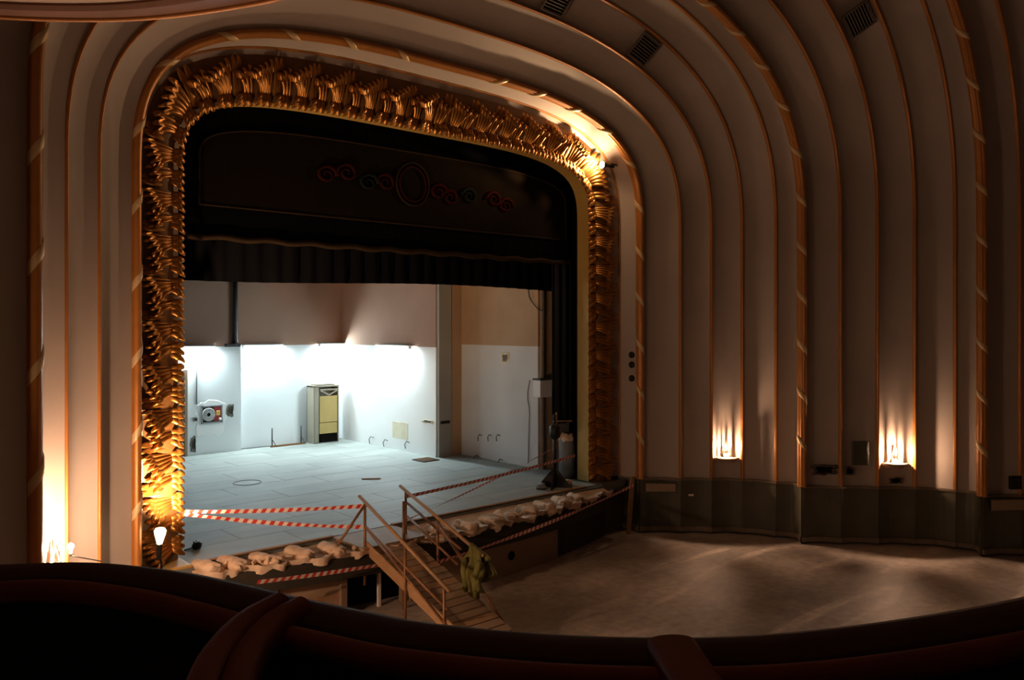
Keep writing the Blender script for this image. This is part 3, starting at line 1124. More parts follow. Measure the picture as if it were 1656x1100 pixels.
h1, y1 = 8.11, 12.44
h2, y2 = 10.33, 8.92
sconce(XC + h1, y1, 2.28, 1, 'glowing broken wall sconce on the first arch bay right of the stage')
sconce(XC + h2, y2, 2.32, 1, 'glowing broken wall sconce beside the dark switch panel')
sconce(XC - h2, y2, 2.32, -1, 'glowing broken wall sconce on the left wall beside the near balcony boxes')
h3, y3 = 12.575, 5.525  # unseen pair of sconces added to light the floor and pit wall
sconce(XC - h3, y3, 2.4, -1, 'unseen added wall sconce on the left wall in the arch bay farthest from the stage')
sconce(XC + h3, y3, 2.4, 1, 'unseen added wall sconce on the right wall in the arch bay farthest from the stage')
sconce(XC - h1, y1, 2.42, -1, 'glowing broken wall sconce at lower left above the balcony rail')

# clip-on bulb beside the left sconce
cp = onY(114, 884, 11.72)
e = empty('clip_lamp', cp, 'bright bare bulb on a wire beside the left wall sconce', 'lamp')
bulb(e, cp, 0.04, 'clip_glow')
wp = onY(165, 908, 13.0)
MB().tube([cp - Vector((0, 0, 0.12)), cp.lerp(wp, 0.5) - Vector((0, 0, 0.06)), wp], 0.008, 6).build('wire', 'black_metal', e, True)

# reflector bulb at the foot of the left jamb
jp = onY(258, 880, 14.0)
e = empty('reflector_lamp', jp, 'frosted reflector bulb on a black holder lighting the left jamb', 'lamp', 'reflector lamps on the gilded frame')
aim = (Vector((5.15, 14.75, 4.3)) - jp).normalized()
MB().lathe(jp, [(0.04, -0.26), (0.045, -0.02), (0.05, 0.0)], 14, (0.05, 0.0, 1)).build('holder', 'black_metal', e, True)
MB().lathe(jp, [(0.04, 0.0), (0.05, 0.04), (0.085, 0.16), (0.095, 0.22), (0.07, 0.26), (0.01, 0.275)], 16, (0.05, 0.0, 1)).build('bulb', 'frosted_glow', e, True)
MB().tube([jp - Vector((0, 0, 0.2)), jp + Vector((0.1, 0.2, -0.4)), jp + Vector((0.15, 0.35, -0.75))], 0.02, 8).build('arm', 'black_metal', e, True)


def spot(name, p, target, power, size, col, parent):
    l = bpy.data.lights.new(name, 'SPOT')
    l.energy = power
    l.spot_size = math.radians(size)
    l.spot_blend = 1.0
    l.shadow_soft_size = 0.05
    l.color = col
    o = bpy.data.objects.new(name, l)
    COL.objects.link(o)
    o.parent = parent
    o.location = Vector(p) - ORG[parent.name]
    o.rotation_euler = (Vector(target) - Vector(p)).to_track_quat('-Z', 'Y').to_euler()


spot('lamp_beam', jp + Vector((0.02, -0.02, 0.34)), (5.6, 15.0, 3.2), SPOT_JAMB, 100, (1.0, 0.62, 0.34), e)

# reflector bulb in the upper right corner of the frame
hp = onY(975, 267, 14.5)
e = empty('reflector_lamp', hp, 'lit reflector bulb clamped in the upper right corner of the gilded frame', 'lamp', 'reflector lamps on the gilded frame')
ax = Vector((-0.86, 0.15, 0.0)).normalized()
MB().lathe(hp - ax * 0.10, [(0.03, -0.05), (0.05, 0.0), (0.085, 0.08), (0.09, 0.12)], 16, ax).build('reflector', 'dark_metal', e, True)
MB().lathe(hp + ax * 0.02, [(0.085, 0), (0.08, 0.03), (0.05, 0.055), (0.005, 0.06)], 16, ax).build('bulb', 'spot_glow', e, True)
MB().lathe(hp - ax * 0.15, [(0.045, -0.22), (0.05, -0.1), (0.03, 0.0)], 12, ax).build('holder', 'black_metal', e, True)
MB().tube([hp - ax * 0.25, hp - ax * 0.33 + Vector((0, 0.05, 0.08)), hp - ax * 0.62 + Vector((0, 0.1, 0.06))], 0.022, 8).build('clamp_arm', 'black_metal', e, True)
spot('lamp_beam', hp + ax * 0.11, hp + Vector((-0.9, 0.27, 0.26)), SPOT_HEAD, 105, (1.0, 0.62, 0.34), e)

# ------------------------------------------------------------------ balcony the viewer stands on
RZ = EYE - 0.80
edge_px = [(-420, 960), (-200, 925), (0, 914), (150, 910), (290, 924), (400, 946), (480, 965), (600, 990), (700, 1008), (900, 1026), (1100, 1031), (1250, 1025), (1400, 1009), (1550, 986), (1656, 965), (1850, 922), (2100, 870)]
ep = [onZ(u, v, RZ) for u, v in edge_px]


def catmull(P, n=6):
    out = []
    for i in range(len(P) - 1):
        p0, p1, p2, p3 = P[max(0, i - 1)], P[i], P[i + 1], P[min(len(P) - 1, i + 2)]
        for k in range(n):
            t = k / n
            out.append(0.5 * ((2 * p1) + (p2 - p0) * t + (2 * p0 - 5 * p1 + 4 * p2 - p3) * t * t + (3 * p1 - p0 - 3 * p2 + p3) * t ** 3))
    out.append(P[-1])
    return out


ep = catmull(ep)


def offset_path(path, off):
    out = []
    for i, p in enumerate(path):
        t = (path[min(i + 1, len(path) - 1)] - path[max(i - 1, 0)])
        t.z = 0
        t.normalize()
        out.append(p + Vector((t.y, -t.x, 0)) * off)      # towards the viewer
    return out


def sweep_path(path, prof):
    mb = MB()
    rows_ = []
    for o_, h in prof:
        rows_.append([p + Vector((0, 0, h)) for p in offset_path(path, o_)])
    return mb.grid(lambda i, j: rows_[i][j], len(prof), len(path), closed_u=True)


par = empty('balcony_parapet', ep[len(ep) // 2] - Vector((0, 0, 1.0)), 'curved balcony parapet with dark red velvet rail in the foreground', 'parapet')
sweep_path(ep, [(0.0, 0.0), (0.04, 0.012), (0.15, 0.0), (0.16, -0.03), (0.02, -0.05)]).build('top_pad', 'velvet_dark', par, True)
cr = [(0.185 + 0.035 * math.cos(2 * PI * i / 12), -0.035 + 0.035 * math.sin(2 * PI * i / 12)) for i in range(12)]
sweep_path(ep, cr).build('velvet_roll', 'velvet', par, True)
sweep_path(ep, [(0.03, -0.05), (0.17, -0.05), (0.17, -0.98), (0.03, -0.98)]).build('parapet_wall', 'parapet', par)


def divider(px_path, w, label, single=False):
    path = catmull([onZ(u, v, RZ + 0.01) for u, v in px_path], 6)
    # lower gently towards the viewer
    for i, p in enumerate(path):
        p.z = RZ + 0.012 - 0.02 * (i / (len(path) - 1))
    e = empty('box_divider', path[len(path) // 2] - Vector((0, 0, 0.95)), label, 'partition')
    half = w / 2
    pr = []
    for k in range(9):
        q = PI * k / 8
        pr.append((half * 0.5 + math.cos(q) * half * 0.5, 0.0 + math.sin(q) * 0.03))
    pr2 = []
    for k in range(9):
        q = PI * k / 8
        pr2.append((-half * 0.5 + math.cos(q) * half * 0.5, math.sin(q) * 0.03))
    if single:
        flat = [(half * math.cos(PI * k / 12), 0.028 * math.sin(PI * k / 12) ** 0.5) for k in range(13)]
        sweep_path(path, flat + [(-half, -0.05), (half, -0.05)]).build('velvet_pad', 'velvet', e, True)
        sweep_path(path, [(-half * 0.8, -0.04), (half * 0.8, -0.04), (half * 0.8, -0.92), (-half * 0.8, -0.92)]).build('partition_wall', 'parapet', e)
        return
    sweep_path(path, pr + [(half * 0.02, -0.05), (half, -0.05)]).build('velvet_roll', 'velvet', e, True)
    sweep_path(path, pr2 + [(-half, -0.05), (-half * 0.02, -0.05)]).build('velvet_roll', 'velvet', e, True)
    sweep_path(path, [(-half * 0.8, -0.04), (half * 0.8, -0.04), (half * 0.8, -0.92), (-half * 0.8, -0.92)]).build('partition_wall', 'parapet', e)


divider([(470, 980), (425, 1003), (385, 1040), (360, 1085), (345, 1150), (338, 1260)], 0.15, 'curved red velvet partition between boxes at lower left')
divider([(1085, 1046), (1105, 1075), (1130, 1110), (1175, 1170), (1250, 1290)], 0.12, 'red velvet partition between boxes at bottom right', True)
bf = []
pth = offset_path(ep, 0.17)
# floor of the balcony
poly = [(p.x, p.y) for p in pth] + [(6.5, -6.0), (-3.5, -6.0)]
MB().slab(poly, EYE - 1.95, EYE - 1.78).build('floor_balcony', 'parapet')
tag(bpy.data.objects['floor_balcony'], kind='structure')

# upper balcony soffit overhead at top left
UZ = EYE + 2.6
ue = catmull([onZ(u, v, UZ) for u, v in [(-180, 16), (0, 27), (100, 31), (190, 31), (260, 27), (330, 19), (400, 8), (450, -2), (520, -22), (620, -60), (760, -130)]], 5)
ub = empty('upper_balcony', ue[len(ue) // 2], 'cream soffit of an upper balcony with brown moulded rim overhead', 'balcony')
sweep_path(ue, [(0, -0.02), (0.03, -0.035), (0.05, 0.0), (0.0, 0.10), (-0.02, 0.10), (-0.02, 0)]).build('edge_bead', 'gold_paint', ub, True)
sweep_path(ue, [(0.05, -0.005), (0.26, -0.03), (0.30, 0.0), (0.30, 0.10), (0.03, 0.10)]).build('rim_moulding', 'soffit_rim', ub)
inner_u = offset_path(ue, 0.28)
poly = [(p.x, p.y) for p in inner_u] + [(inner_u[-1].x + 0.2, -3.5), (inner_u[0].x - 0.1, -3.5)]
MB().slab(poly, UZ + 0.02, UZ + 0.14).build('soffit', 'soffit', ub)
sweep_path(ue, [(0.0, 0.10), (0.12, 0.10), (0.12, 0.7), (0.0, 0.7)]).build('front_panel', 'plaster', ub)

# ------------------------------------------------------------------ things on the auditorium walls
PLAN = [(T0[1], T0[0])] + [(q[1], q[0]) for q in G1] + [(RIB2[1], RIB2[0])] + [(q[1], q[0]) for q in G2[1:]] + [(RIB3[1], RIB3[0])] + [(q[1], q[0]) for q in G3[1:]]


def on_wall(u, v, off=0.0):
    """point of the right wall met by the sight line, with the wall's direction and its normal into the hall"""
    tanu = math.tan(TH + math.atan((u - CX) / F))
    for (a, ya), (b, yb) in zip(PLAN[:-1], PLAN[1:]):
        A, B = Vector((XC + a, ya)), Vector((XC + b, yb))
        fa, fb = A.x - tanu * A.y, B.x - tanu * B.y
        if fa <= 0 <= fb:
            f = -fa / (fb - fa)
            p = A.lerp(B, f)
            t = Vector((B.x - A.x, B.y - A.y, 0)).normalized()
            nr = Vector((t.y, -t.x, 0))
            if nr.x > 0:
                nr = -nr
            d = p.x * S + p.y * C
            return Vector((p.x, p.y, EYE - (v - HY) / F * d)) + nr * off, t, nr
    raise ValueError(u)


def hole(u, v, w, h, label, seed, m_edge='hole_edge', plane=None, m_bottom='void_shade'):
    """chipped hole: ragged raised rim with a dark bottom"""
    if plane:
        c, t, nr = plane
    else:
        c, t, nr = on_wall(u, v, 0.0)
    rg = random.Random(seed)
    e = empty('wall_hole', c, label, 'hole', 'holes knocked in the walls')
    N = 16
    up = Vector((0, 0, 1))
    rads = [1 + rg.uniform(-0.22, 0.2) for _ in range(N)]
    vs, fs = [], []
    for ring, (k, o_) in enumerate(((1.18, 0.004), (1.05, 0.035), (0.86, 0.03), (0.72, 0.008))):
        for i in range(N):
            q = 2 * PI * i / N
            ca, sa = math.cos(q), math.sin(q)
            sq = 1 / max(abs(ca), abs(sa)) ** 0.6
            vs.append(c + t * ca * sq * w / 2 * rads[i] * k + up * sa * sq * h / 2 * rads[i] * k + nr * o_)
    for r_ in range(3):
        for i in range(N):
            i2 = (i + 1) % N
            fs.append((r_ * N + i, r_ * N + i2, r_ * N + N + i2, r_ * N + N + i))
    obj('chipped_edge', vs, fs, m_edge, e, True)
    vs2 = [v - nr * 0.0 for v in vs[3 * N:]] + [v + (c - v) * 0.3 - nr * 0.004 for v in vs[3 * N:]]
    obj('dark_bottom', vs2, [tuple(range(N, 2 * N))] + [(i, (i + 1) % N, N + (i + 1) % N, N + i) for i in range(N)], m_bottom, e)
    return e


SC = 20.8 / F    # metres per pixel on the right wall
hole(1333, 760, 36 * SC, 15 * SC, 'long ragged hole in the plaster low on the right wall', 1)
hole(1374, 762, 13 * SC, 12 * SC, 'small ragged hole under the dark switch panel', 2)
hole(1449, 777, 20 * SC, 9 * SC, 'small slanted hole below the right wall sconce', 3)

c, t, nr = on_wall(1390, 733, 0.0)
e = empty('switch_panel', c - Vector((0, 0, 0.3)), 'dark green metal switch panel left of the right wall sconce', 'panel')
M = frame_to(t, nr, (0, 0, 1))
MB().box(c + nr * 0.05, (0.40, 0.10, 0.60), M, 0.01).build('casing', 'panel_green', e)
MB().box(c + nr * 0.105, (0.32, 0.015, 0.52), M, 0.004).build('door', 'panel_green', e)
MB().box(c + nr * 0.12 + t * 0.12, (0.03, 0.02, 0.08), M).build('handle', 'dark_metal', e)

c, t, nr = on_wall(1640, 780, 0.0)
e = empty('socket_box', c - Vector((0, 0, 0.15)), 'small dark junction box at the far right above the dado', 'electric box')
M = frame_to(t, nr, (0, 0, 1))
MB().box(c + nr * 0.04, (0.30, 0.08, 0.32), M, 0.01).build('casing', 'black_metal', e)
MB().box(c + nr * 0.09 + Vector((0, 0, 0.08)), (0.2, 0.03, 0.05), M).build('lid_hinge', 'dark_metal', e)

for v, lb in ((574, 'uppermost'), (590, 'middle'), (612, 'lowest')):
    c, t, nr = on_wall(1022, v, 0.0)
    e = empty('wall_switch', c, '%s of three dark round switches beside the ribbon moulding' % lb, 'switch', 'round switches by the stage')
    MB().lathe(c, [(0.09, 0.0), (0.09, 0.03), (0.06, 0.05), (0.03, 0.055)], 14, nr).build('plate', 'black_metal', e, True)
    MB().lathe(c + nr * 0.05, [(0.03, 0.0), (0.03, 0.06), (0.015, 0.07)], 10, nr).build('knob', 'dark_metal', e, True)

for (u, v, w, h, lb) in ((1068, 788, 0.80, 0.24, 'brown framed plate on the dado near the leaning plank'), (1630, 816, 0.95, 0.28, 'brown framed plate on the dado at the right edge')):
    c, t, nr = on_wall(u, v, 0.055)
    e = empty('dado_plate', c - Vector((0, 0, h / 2)), lb, 'plate', 'plates on the dado')
    M = frame_to(t, nr, (0, 0, 1))
    MB().box(c + nr * 0.01, (w, 0.02, h), M, 0.005).build('plate', 'plaque', e)
    for dz in (-h / 2, h / 2):
        MB().box(c + nr * 0.015 + Vector((0, 0, dz)), (w + 0.06, 0.03, 0.03), M).build('frame_strip', 'dado', e)
c, t, nr = on_wall(1117, 800, 0.06)
o = MB().box(c, (0.14, 0.02, 0.05), frame_to(t, nr, (0.15, 0, 1)), 0.006).build('paper_scrap', 'tape_white')
tag(o, 'small scrap of white paper stuck to the dado', 'paper')

pa, _, nr = on_wall(1027, 770, 0.12)
pb = onZ(1016, 864, 0.0)
e = bar(MB(), (pb.x, pb.y, 0.0), (pa.x, pa.y, pa.z), 0.16, 0.04).build('leaning_plank', 'wood')
tag(e, 'bare wooden plank leaning upright against the wall right of the stage', 'plank')


# ventilation grilles in the vault
def grille(band, u, v, label):
    A, B = band
    mid = [(A[i] + B[i]) / 2 for i in range(4)]
    frs, _ = frames(mid, ZB, 0.05)
    best = None
    for p, t, nrm in frs:
        d = p.x * S + p.y * C
        r = p.x * C - p.y * S
        if d <= 0:
            continue
        uu, vv = CX + F * r / d, HY + F * (EYE - p.z) / d
        e2 = (uu - u) ** 2 + (vv - v) ** 2
        if best is None or e2 < best[0]:
            best = (e2, p, t, nrm)
    _, p, t, nrm = best
    across = (OUT * (A[0] - B[0]) - nrm * (B[1] - A[1])).normalized()
    nn = t.cross(across).normalized()
    if nn.dot(nrm) < 0:
        nn = -nn
    p = p - nn * 0.02
    e = empty('vent_grille', p, label, 'vent', 'ventilation grilles in the vault')
    M = frame_to(t, across, nn)
    W = 0.62
    MB().box(p + nn * 0.0, (W, W, 0.04), M).build('backing', 'void_shade', e)
    for sx in (-1, 1):
        MB().box(p + nn * 0.03 + t * sx * W / 2, (0.04, W + 0.04, 0.05), M).build('frame', 'vent_grille', e)
        MB().box(p + nn * 0.03 + across * sx * W / 2, (W, 0.04, 0.05), M).build('frame', 'vent_grille', e)
    for i in range(9):
        MB().box(p + nn * 0.03 + across * (-W / 2 + W * (i + 0.5) / 9), (W, 0.025, 0.03), M @ Matrix.Rotation(0.5, 3, 'X')).build('slat', 'vent_grille', e)


grille((G1[2], G1[3]), 900, 6, 'dark slatted vent grille cut by the top edge near the centre')
grille((G1[2], G1[3]), 1044, 78, 'dark slatted vent grille above the lit corner of the gilded frame')
grille((G2[2], G2[3]), 1384, 33, 'dark slatted vent grille at top right')

# ------------------------------------------------------------------ things on the stage
UP = Vector((0, 0, 1))
BACKN = Vector((0, -1, 0))


def bl(u, v, off=0.0):
    return onY(u, v, (YBL if u < 386 else YB) - off)


# wooden cabinet
c0 = onY(507, 718, 26.35)
cx0, cy0 = c0.x, 26.35
W, D, H = 1.02, 0.50, 2.05
e = empty('plywood_cabinet', (cx0 + W / 2, cy0 + D / 2, STAGE), 'tall plywood cabinet with yellowish doors against the back wall', 'cabinet')
MB().box((cx0 + 0.02, cy0 + D / 2, STAGE + H / 2), (0.04, D, H), bev=0.004).build('side_panel', 'ply_grey', e)
MB().box((cx0 + W - 0.02, cy0 + D / 2, STAGE + H / 2), (0.04, D, H), bev=0.004).build('side_panel', 'ply_grey', e)
MB().box((cx0 + W / 2, cy0 + D - 0.02, STAGE + H / 2), (W, 0.03, H)).build('back_panel', 'ply_grey', e)
MB().box((cx0 + W / 2, cy0 + D / 2, STAGE + H - 0.02), (W, D, 0.05), bev=0.005).build('top_panel', 'ply_grey', e)
MB().box((cx0 + W / 2, cy0 + D / 2, STAGE + H + 0.03), (W * 0.72, D * 0.7, 0.05), bev=0.005).build('loose_board', 'ply_grey', e)
MB().box((cx0 + 0.13, cy0 + 0.02, STAGE + H / 2), (0.16, 0.04, H * 0.98)).build('front_frame', 'ply_grey', e)
MB().box((cx0 + W / 2 + 0.09, cy0 + 0.015, STAGE + H * 0.59), (W * 0.70, 0.03, H * 0.46), bev=0.005).build('door', 'ply', e)
MB().box((cx0 + W / 2 + 0.09, cy0 + 0.02, STAGE + H * 0.255), (W * 0.70, 0.03, H * 0.19), bev=0.005).build('door', 'ply', e)
MB().box((cx0 + W / 2 + 0.09, cy0 + 0.25, STAGE + H * 0.08), (W * 0.70, 0.4, H * 0.13)).build('opening_shade', 'void_shade', e)  # black block paints the shade in the open cabinet bottom
mb = MB()
bar(mb, (cx0 + 0.25, cy0 + 0.01, STAGE + H * 0.93), (cx0 + W - 0.05, cy0 + 0.01, STAGE + H * 0.93), 0.03, 0.06)
mb.build('cross_rail', 'ply_grey', e)
for s0, s1 in ((0.27, 0.6), (0.95, 0.6)):
    bar(MB(), (cx0 + s0 * W, cy0 - 0.01, STAGE + H * 0.92), (cx0 + s1 * W, cy0 - 0.01, STAGE + H * 0.835), 0.03, 0.05).build('brace', 'ply_grey', e)

# fire hose cabinet in its patch of fresh plaster
pl = bl(342, 676, 0.0)
rg = random.Random(5)
N = 28
vs = []
for ring, o_ in ((1.0, 0.0), (0.97, 0.012)):
    for i in range(N):
        q = 2 * PI * i / N
        ca, sa = math.cos(q), math.sin(q)
        sq = 1 / max(abs(ca), abs(sa)) ** 0.75
        jit = 1 + 0.05 * math.sin(5 * q) + 0.04 * math.sin(11 * q + 1)
        vs.append(pl + Vector((ca * sq * 0.50 * jit * ring - 0.06 * (sa < -0.3), -o_, sa * sq * 0.58 * jit * ring)))
fs = [(i, (i + 1) % N, N + (i + 1) % N, N + i) for i in range(N)] + [tuple(range(N, 2 * N))]
o = obj('plaster_patch', vs, fs, 'fresh_plaster')
tag(o, 'bright patch of fresh plaster around the fire hose cabinet', 'plaster patch')
pc = bl(342, 670, 0.02)
e = empty('fire_hose_cabinet', pc - UP * 0.28, 'small fire hose cabinet with coiled hose set in the back wall', 'hose cabinet')
w_, h_ = 0.66, 0.54
MB().box(pc - BACKN * 0.0, (w_, 0.05, h_)).build('recess', 'dark_metal', e)
for sx in (-1, 1):
    MB().box(pc + Vector((sx * w_ / 2, -0.03, 0)), (0.04, 0.06, h_ + 0.04)).build('frame', 'grey_metal', e)
    MB().box(pc + Vector((0, -0.03, sx * h_ / 2)), (w_ + 0.04, 0.06, 0.04)).build('frame', 'grey_metal', e)
for k, rr in enumerate((0.20, 0.16, 0.12, 0.08)):
    MB().tube([pc + Vector((-0.12 + rr * math.cos(2 * PI * i / 24), -0.06, rr * math.sin(2 * PI * i / 24))) for i in range(25)], 0.022, 6).build('hose_coil', 'hose', e, True)
MB().box(pc + Vector((0.18, -0.035, 0.0)), (0.26, 0.03, h_ - 0.08)).build('valve_panel', 'red_box', e)
MB().box(pc + Vector((0.20, -0.06, 0.03)), (0.13, 0.04, 0.16), bev=0.01).build('valve', 'amber', e)
MB().lathe(pc + Vector((0.26, -0.05, -0.17)), [(0.05, 0), (0.05, 0.03), (0.02, 0.05)], 12, BACKN).build('nozzle', 'white_metal', e, True)

hole(0, 0, 0.22, 0.36, 'grey knocked-out hole right of the fire hose cabinet', 11, 'hole_grey', (bl(372, 664), Vector((1, 0, 0)), BACKN), 'hole_edge')
hole(0, 0, 0.26, 0.30, 'grey knocked-out hole to the right of the plywood cabinet', 12, 'hole_grey', (bl(568, 645, 0.0), Vector((1, 0, 0)), BACKN), 'hole_edge')
hole(0, 0, 0.16, 0.46, 'tall grey chiselled hole at the foot of the back wall', 13, 'hole_grey', (bl(312, 719), Vector((1, 0, 0)), BACKN), 'hole_edge')
a, b = bl(318, 566, 0.03), bl(318, 654, 0.03)
o = MB().tube([a, b], 0.025, 8).build('conduit', 'grey_metal', None, True)
tag(o, 'thin grey vertical conduit on the back wall left of the hose cabinet', 'pipe')
p = bl(316, 678, 0.03)
e = empty('socket_box', p, 'small grey socket box left of the fire hose cabinet', 'electric box')
MB().box(p, (0.14, 0.06, 0.14), bev=0.01).build('casing', 'grey_metal', e)
MB().box(p - UP * 0.0 + BACKN * 0.035, (0.08, 0.02, 0.08)).build('face', 'dark_metal', e)
# door at the left end of the back wall
p = bl(291, 732, 0.0)
e = empty('door_1', (p.x - 0.3, YBL - 0.05, STAGE), 'brown door with frame at the left of the stage back wall', None, None, 'structure')
MB().box((p.x - 0.36, YBL - 0.03, STAGE + 1.35), (1.0, 0.06, 2.7), bev=0.01).build('door_leaf', 'tan_wall', e)
MB().box((p.x + 0.16, YBL - 0.05, STAGE + 1.4), (0.10, 0.12, 2.8), bev=0.01).build('door_frame', 'wood_grey', e)
# pipe on the bare upper wall with a bracket
a, b = bl(381, 440, 0.08), bl(381, 556, 0.08)
e = empty('downpipe', b, 'dark vertical pipe on the bare brown upper back wall', 'pipe')
MB().tube([a, b], 0.07, 12).build('pipe', 'dark_metal', e, True)
MB().box(b - UP * 0.05 + Vector((-0.1, 0, 0)), (0.5, 0.14, 0.10), bev=0.01).build('bracket', 'dark_metal', e)
# steel bracket lying at the foot of the back wall
a, b = onY(440, 721, 26.6), onY(492, 719, 26.6)
e = empty('steel_bracket', ((a.x + b.x) / 2, 26.6, STAGE), 'rusty steel bracket with two upright rods left of the cabinet', 'bracket')
bar(MB(), (a.x - 0.05, 26.6, STAGE + 0.03), (b.x, 26.6, STAGE + 0.03), 0.08, 0.06).build('base_bar', 'rust_steel', e)
for x in (a.x, b.x - 0.12):
    MB().tube([(x, 26.6, STAGE), (x, 26.6, STAGE + 0.66)], 0.022, 8).build('rod', 'dark_metal', e, True)
    MB().tube([(x, 26.6, STAGE + 0.28), (x + 0.15, 26.55, STAGE)], 0.012, 6).build('brace', 'dark_metal', e, True)

# side wall details
p0, p1 = onX(635, 681, XS), onX(660, 712, XS)
o = MB().box((XS - 0.006, (p0.y + p1.y) / 2, (p0.z + p1.z) / 2), (0.012, abs(p1.y - p0.y), abs(p1.z - p0.z)), bev=0.003).build('stained_patch', 'stained_patch')
tag(o, 'yellowish stained square patch on the white stage side wall', 'stain patch')


def hook(p, nrm, label, s_=1.0):
    nrm = Vector(nrm)
    side = nrm.cross(UP)
    o = MB().tube([p - nrm * 0.01, p + nrm * 0.10 * s_ + UP * 0.05 * s_, p + nrm * 0.14 * s_ - UP * 0.04 * s_ + side * 0.03, p + nrm * 0.10 * s_ - UP * 0.16 * s_ + side * 0.05], 0.014, 6).build('wire_end', 'dark_metal', None, True)
    return tag(o, label, 'wire', 'bent wires sticking out of the stage walls')


for u, v, lb in ((604, 712, 'bent wire at the foot of the side wall left of the stained patch'), (627, 717, 'bent wire below the left corner of the stained patch'), (662, 720, 'bent wire below the right corner of the stained patch')):
    hook(onX(u, v, XS) + UP * 0.08, (-1, 0, 0), lb, 1.2)
for u, lb in ((779, 'leftmost'), (795, 'middle'), (809, 'rightmost')):
    hook(onX(u, 705, XS2), (-1, 0, 0), '%s of three bent wires halfway up the grey white wall' % lb, 1.0)
for u, v, lb in ((774, 742, 'left'), (813, 748, 'right')):
    hook(onX(u, v, XS2) + UP * 0.06, (-1, 0, 0), '%s of two bent wires low on the grey white wall' % lb, 1.2)
hole(0, 0, 0.34, 0.30, 'round chipped ceiling rose hole high on the grey white wall', 21, 'stained_patch', (onX(817, 579, XS2), Vector((0, 1, 0)), Vector((-1, 0, 0))), 'hole_grey')
hole(0, 0, 0.55, 0.10, 'flaked strip of plaster on the white side wall by the pier', 22, 'stained_patch', (onX(692, 682, XS), Vector((0, 1, 0)), Vector((-1, 0, 0))), 'hole_grey')
p = onY(720, 683, 20.95)
o = MB().box((p.x, 20.95, p.z), (0.36, 0.04, 0.09), bev=0.008).build('dark_bracket', 'black_metal')
tag(o, 'short black bracket on the grey pier of the stage wall', 'bracket')
g = onZ(692, 741, STAGE)
e = empty('floor_grate', (g.x - 0.3, g.y - 0.3, STAGE), 'dark square grate lying on the stage floor by the pier', 'grate')
MB().box((g.x - 0.3, g.y - 0.3, STAGE + 0.015), (0.62, 0.62, 0.03), bev=0.005).build('tray', 'hole_edge', e)
for i in range(6):
    MB().box((g.x - 0.3, g.y - 0.55 + 0.1 * i, STAGE + 0.035), (0.58, 0.03, 0.012)).build('grate_bar', 'rust_steel', e)
cab = [onX(855, 455, XS2 - 0.03), onX(856, 480, XS2 - 0.05), onX(868, 498, XS2 - 0.05), onX(877, 503, XS2 - 0.03)]
o = MB().tube(catmull(cab, 5), 0.014, 6).build('loose_cable', 'black_metal', None, True)
tag(o, 'loose dark cable drooping on the tan upper side wall', 'cable')
cab = [onX(857, 615, XS2 - 0.02), onX(853, 640, XS2 - 0.02), onX(856, 665, XS2 - 0.02), onX(855, 700, XS2 - 0.02), onX(854, 750, XS2 - 0.02)]
o = MB().tube(catmull(cab, 5), 0.010, 6).build('loose_cable', 'dark_metal', None, True)
tag(o, 'thin cable running down the grey white side wall', 'cable')

# timber return beside the side wall, with a white panel
q0, q1 = onY(878, 765, 17.2), onY(897, 765, 17.2)
e = empty('timber_post', ((q0.x + q1.x) / 2, 17.25, STAGE), 'tall brown timber return at the right side of the stage', 'post')
MB().box(((q0.x + q1.x) / 2 + 0.08, 17.3, (STAGE + 9.5) / 2), (q1.x - q0.x + 0.05, 0.14, 9.5 - STAGE), bev=0.01).build('board', 'timber_tan', e)
MB().box((q0.x + 0.02, 17.22, (STAGE + 9.5) / 2), (0.05, 0.10, 9.5 - STAGE), bev=0.008).build('shade_strip', 'hole_edge', e)  # dark strip painted in for the shadow beside the timber
p0, p1 = onY(868, 615, 16.95), onY(900, 640, 16.95)
e = empty('wall_box', ((p0.x + p1.x) / 2, 16.95, min(p0.z, p1.z)), 'white box panel fixed across the brown timber return', 'box')
MB().box(((p0.x + p1.x) / 2, 16.95, (p0.z + p1.z) / 2), (p1.x - p0.x, 0.3, abs(p0.z - p1.z)), bev=0.01).build('casing', 'white_metal', e)
MB().box(((p0.x + p1.x) / 2, 16.95, p0.z + 0.02), (p1.x - p0.x + 0.03, 0.32, 0.05)).build('lid', 'dark_metal', e)

# grey column stub and black stand in the right wing
p = onZ(918, 783, STAGE)
gx, gy = onY(917, 700, 15.85).x, 15.85
e = empty('column_stub', (gx, gy, STAGE), 'broken grey column casing with rough pale top by the leg curtain', 'column')
MB().lathe((gx, gy, STAGE), [(0.24, 0.0), (0.24, 1.05), (0.235, 1.07)], 18).build('casing', 'grey_drum', e, True)
rg = random.Random(3)
N = 18
vs, fs = [], []
for r_, h in ((0.23, 1.05), (0.25, 1.12), (0.16, 1.20), (0.03, 1.16)):
    for i in range(N):
        q = 2 * PI * i / N
        k = 1 + rg.uniform(-0.16, 0.16)
        vs.append((gx + math.cos(q) * r_ * k, gy + math.sin(q) * r_ * k, STAGE + h + rg.uniform(-0.05, 0.05)))
for r_ in range(3):
    for i in range(N):
        fs.append((r_ * N + i, r_ * N + (i + 1) % N, r_ * N + N + (i + 1) % N, r_ * N + N + i))
fs.append(tuple(range(3 * N, 4 * N)))
obj('broken_top', vs, fs, 'rubble_plaster', e)
MB().box((gx + 0.02, gy + 0.22, STAGE + 0.85), (0.56, 0.05, 1.7), bev=0.01).build('back_board', 'grey_drum', e)
sp = onZ(897, 788, STAGE)
sx, sy = sp.x, sp.y
e = empty('black_stand', (sx, sy, STAGE), 'black metal stand with spread feet at the right of the stage', 'stand')
MB().tube([(sx, sy, STAGE + 0.1), (sx, sy, STAGE + 1.9)], 0.05, 10).build('pole', 'black_metal', e, True)
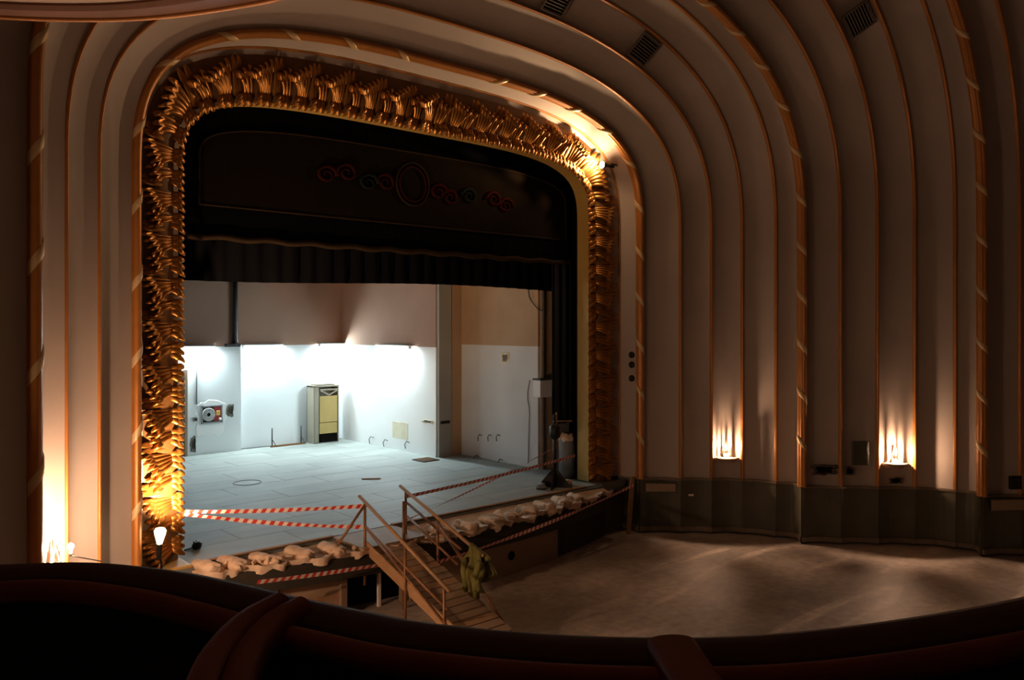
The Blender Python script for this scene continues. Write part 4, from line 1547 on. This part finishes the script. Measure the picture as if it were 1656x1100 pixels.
MB().tube([(sx + 0.03, sy - 0.03, STAGE + 1.0), (sx + 0.03, sy - 0.03, STAGE + 1.95)], 0.02, 8).build('inner_tube', 'gold_flat', e, True)
MB().lathe((sx, sy, STAGE + 1.25), [(0.06, 0), (0.14, 0.06), (0.14, 0.32), (0.06, 0.40)], 12).build('collar', 'black_metal', e, True)
for k in range(4):
    q = 0.6 + k * PI / 2
    d = Vector((math.cos(q), math.sin(q), 0))
    mb = MB()
    tr_ = Vector((sx, sy, STAGE))
    sd = d.cross(UP) * 0.02
    v = [tr_ + UP * 0.55, tr_ + d * 0.46, tr_ + UP * 0.0]
    v = [x - sd for x in v] + [x + sd for x in v]
    obj('foot', v, [(0, 1, 2), (3, 4, 5), (0, 1, 4, 3), (1, 2, 5, 4), (2, 0, 3, 5)], 'black_metal', e)
MB().tube([(sx - 0.05, sy, STAGE + 1.72), (sx + 0.75, sy + 0.1, STAGE + 1.66)], 0.018, 8).build('cross_arm', 'wood', e, True)
# crumpled rags by the stand
for k, (dx, dy, lb, m) in enumerate(((-0.42, 0.05, 'crumpled dark rag left of the black stand', 'grey_drum'), (0.45, -0.05, 'crumpled pale paper right of the black stand', 'rubble_plaster'))):
    rg = random.Random(40 + k)
    bm = bmesh.new()
    bmesh.ops.create_icosphere(bm, subdivisions=2, radius=0.14)
    for v in bm.verts:
        v.co *= 1 + rg.uniform(-0.3, 0.25)
        v.co.z = max(-0.06, v.co.z * 0.7)
    bm.verts.index_update()
    vs = [v.co + Vector((sx + dx, sy + dy, STAGE + 0.06)) for v in bm.verts]
    fs = [tuple(v.index for v in f.verts) for f in bm.faces]
    bm.free()
    tag(obj('crumpled_rag', vs, fs, m), lb, 'rag')
# electric plug with a flex near the left jamb
pq = onZ(318, 888, STAGE)
e = empty('cable_plug', pq, 'small dark cable plug lying on the stage floor near the left jamb', 'plug')
MB().lathe(pq + UP * 0.06, [(0.03, -0.09), (0.07, -0.05), (0.075, 0.05), (0.04, 0.09)], 10, (1, 0.3, 0.1)).build('body', 'black_metal', e, True)
for k in range(5):
    q = 2 * PI * k / 5
    MB().tube([pq + UP * 0.07, pq + UP * 0.09 + Vector((0.10 * math.cos(q), 0.10 * math.sin(q), 0.07 * math.sin(q * 2)))], 0.014, 6).build('prong', 'dark_metal', e)
MB().tube(catmull([pq + UP * 0.03, pq + Vector((-0.12, 0.05, 0.015)), pq + Vector((-0.24, 0.02, 0.015)), pq + Vector((-0.33, 0.06, 0.015))], 5), 0.012, 6).build('flex', 'black_metal', e, True)
# round trap rings in the stage floor
for (u, v, r_, lb) in ((400, 781, 0.36, 'faint round ring in the left of the stage floor'),):
    g = onZ(u, v, STAGE)
    o = MB().tube([(g.x + r_ * math.cos(2 * PI * i / 30), g.y + r_ * math.sin(2 * PI * i / 30), STAGE + 0.004) for i in range(31)], 0.012, 5).build('floor_ring', 'stage_joint', None, True)
    tag(o, lb, 'ring')
# loose stick on the boards
g = onZ(598, 777, STAGE)
o = bar(MB(), (g.x - 0.1, g.y + 0.25, STAGE + 0.02), (g.x + 0.32, g.y - 0.05, STAGE + 0.02), 0.05, 0.03).build('loose_stick', 'wood_grey')
tag(o, 'short loose stick on the middle of the stage floor', 'stick')
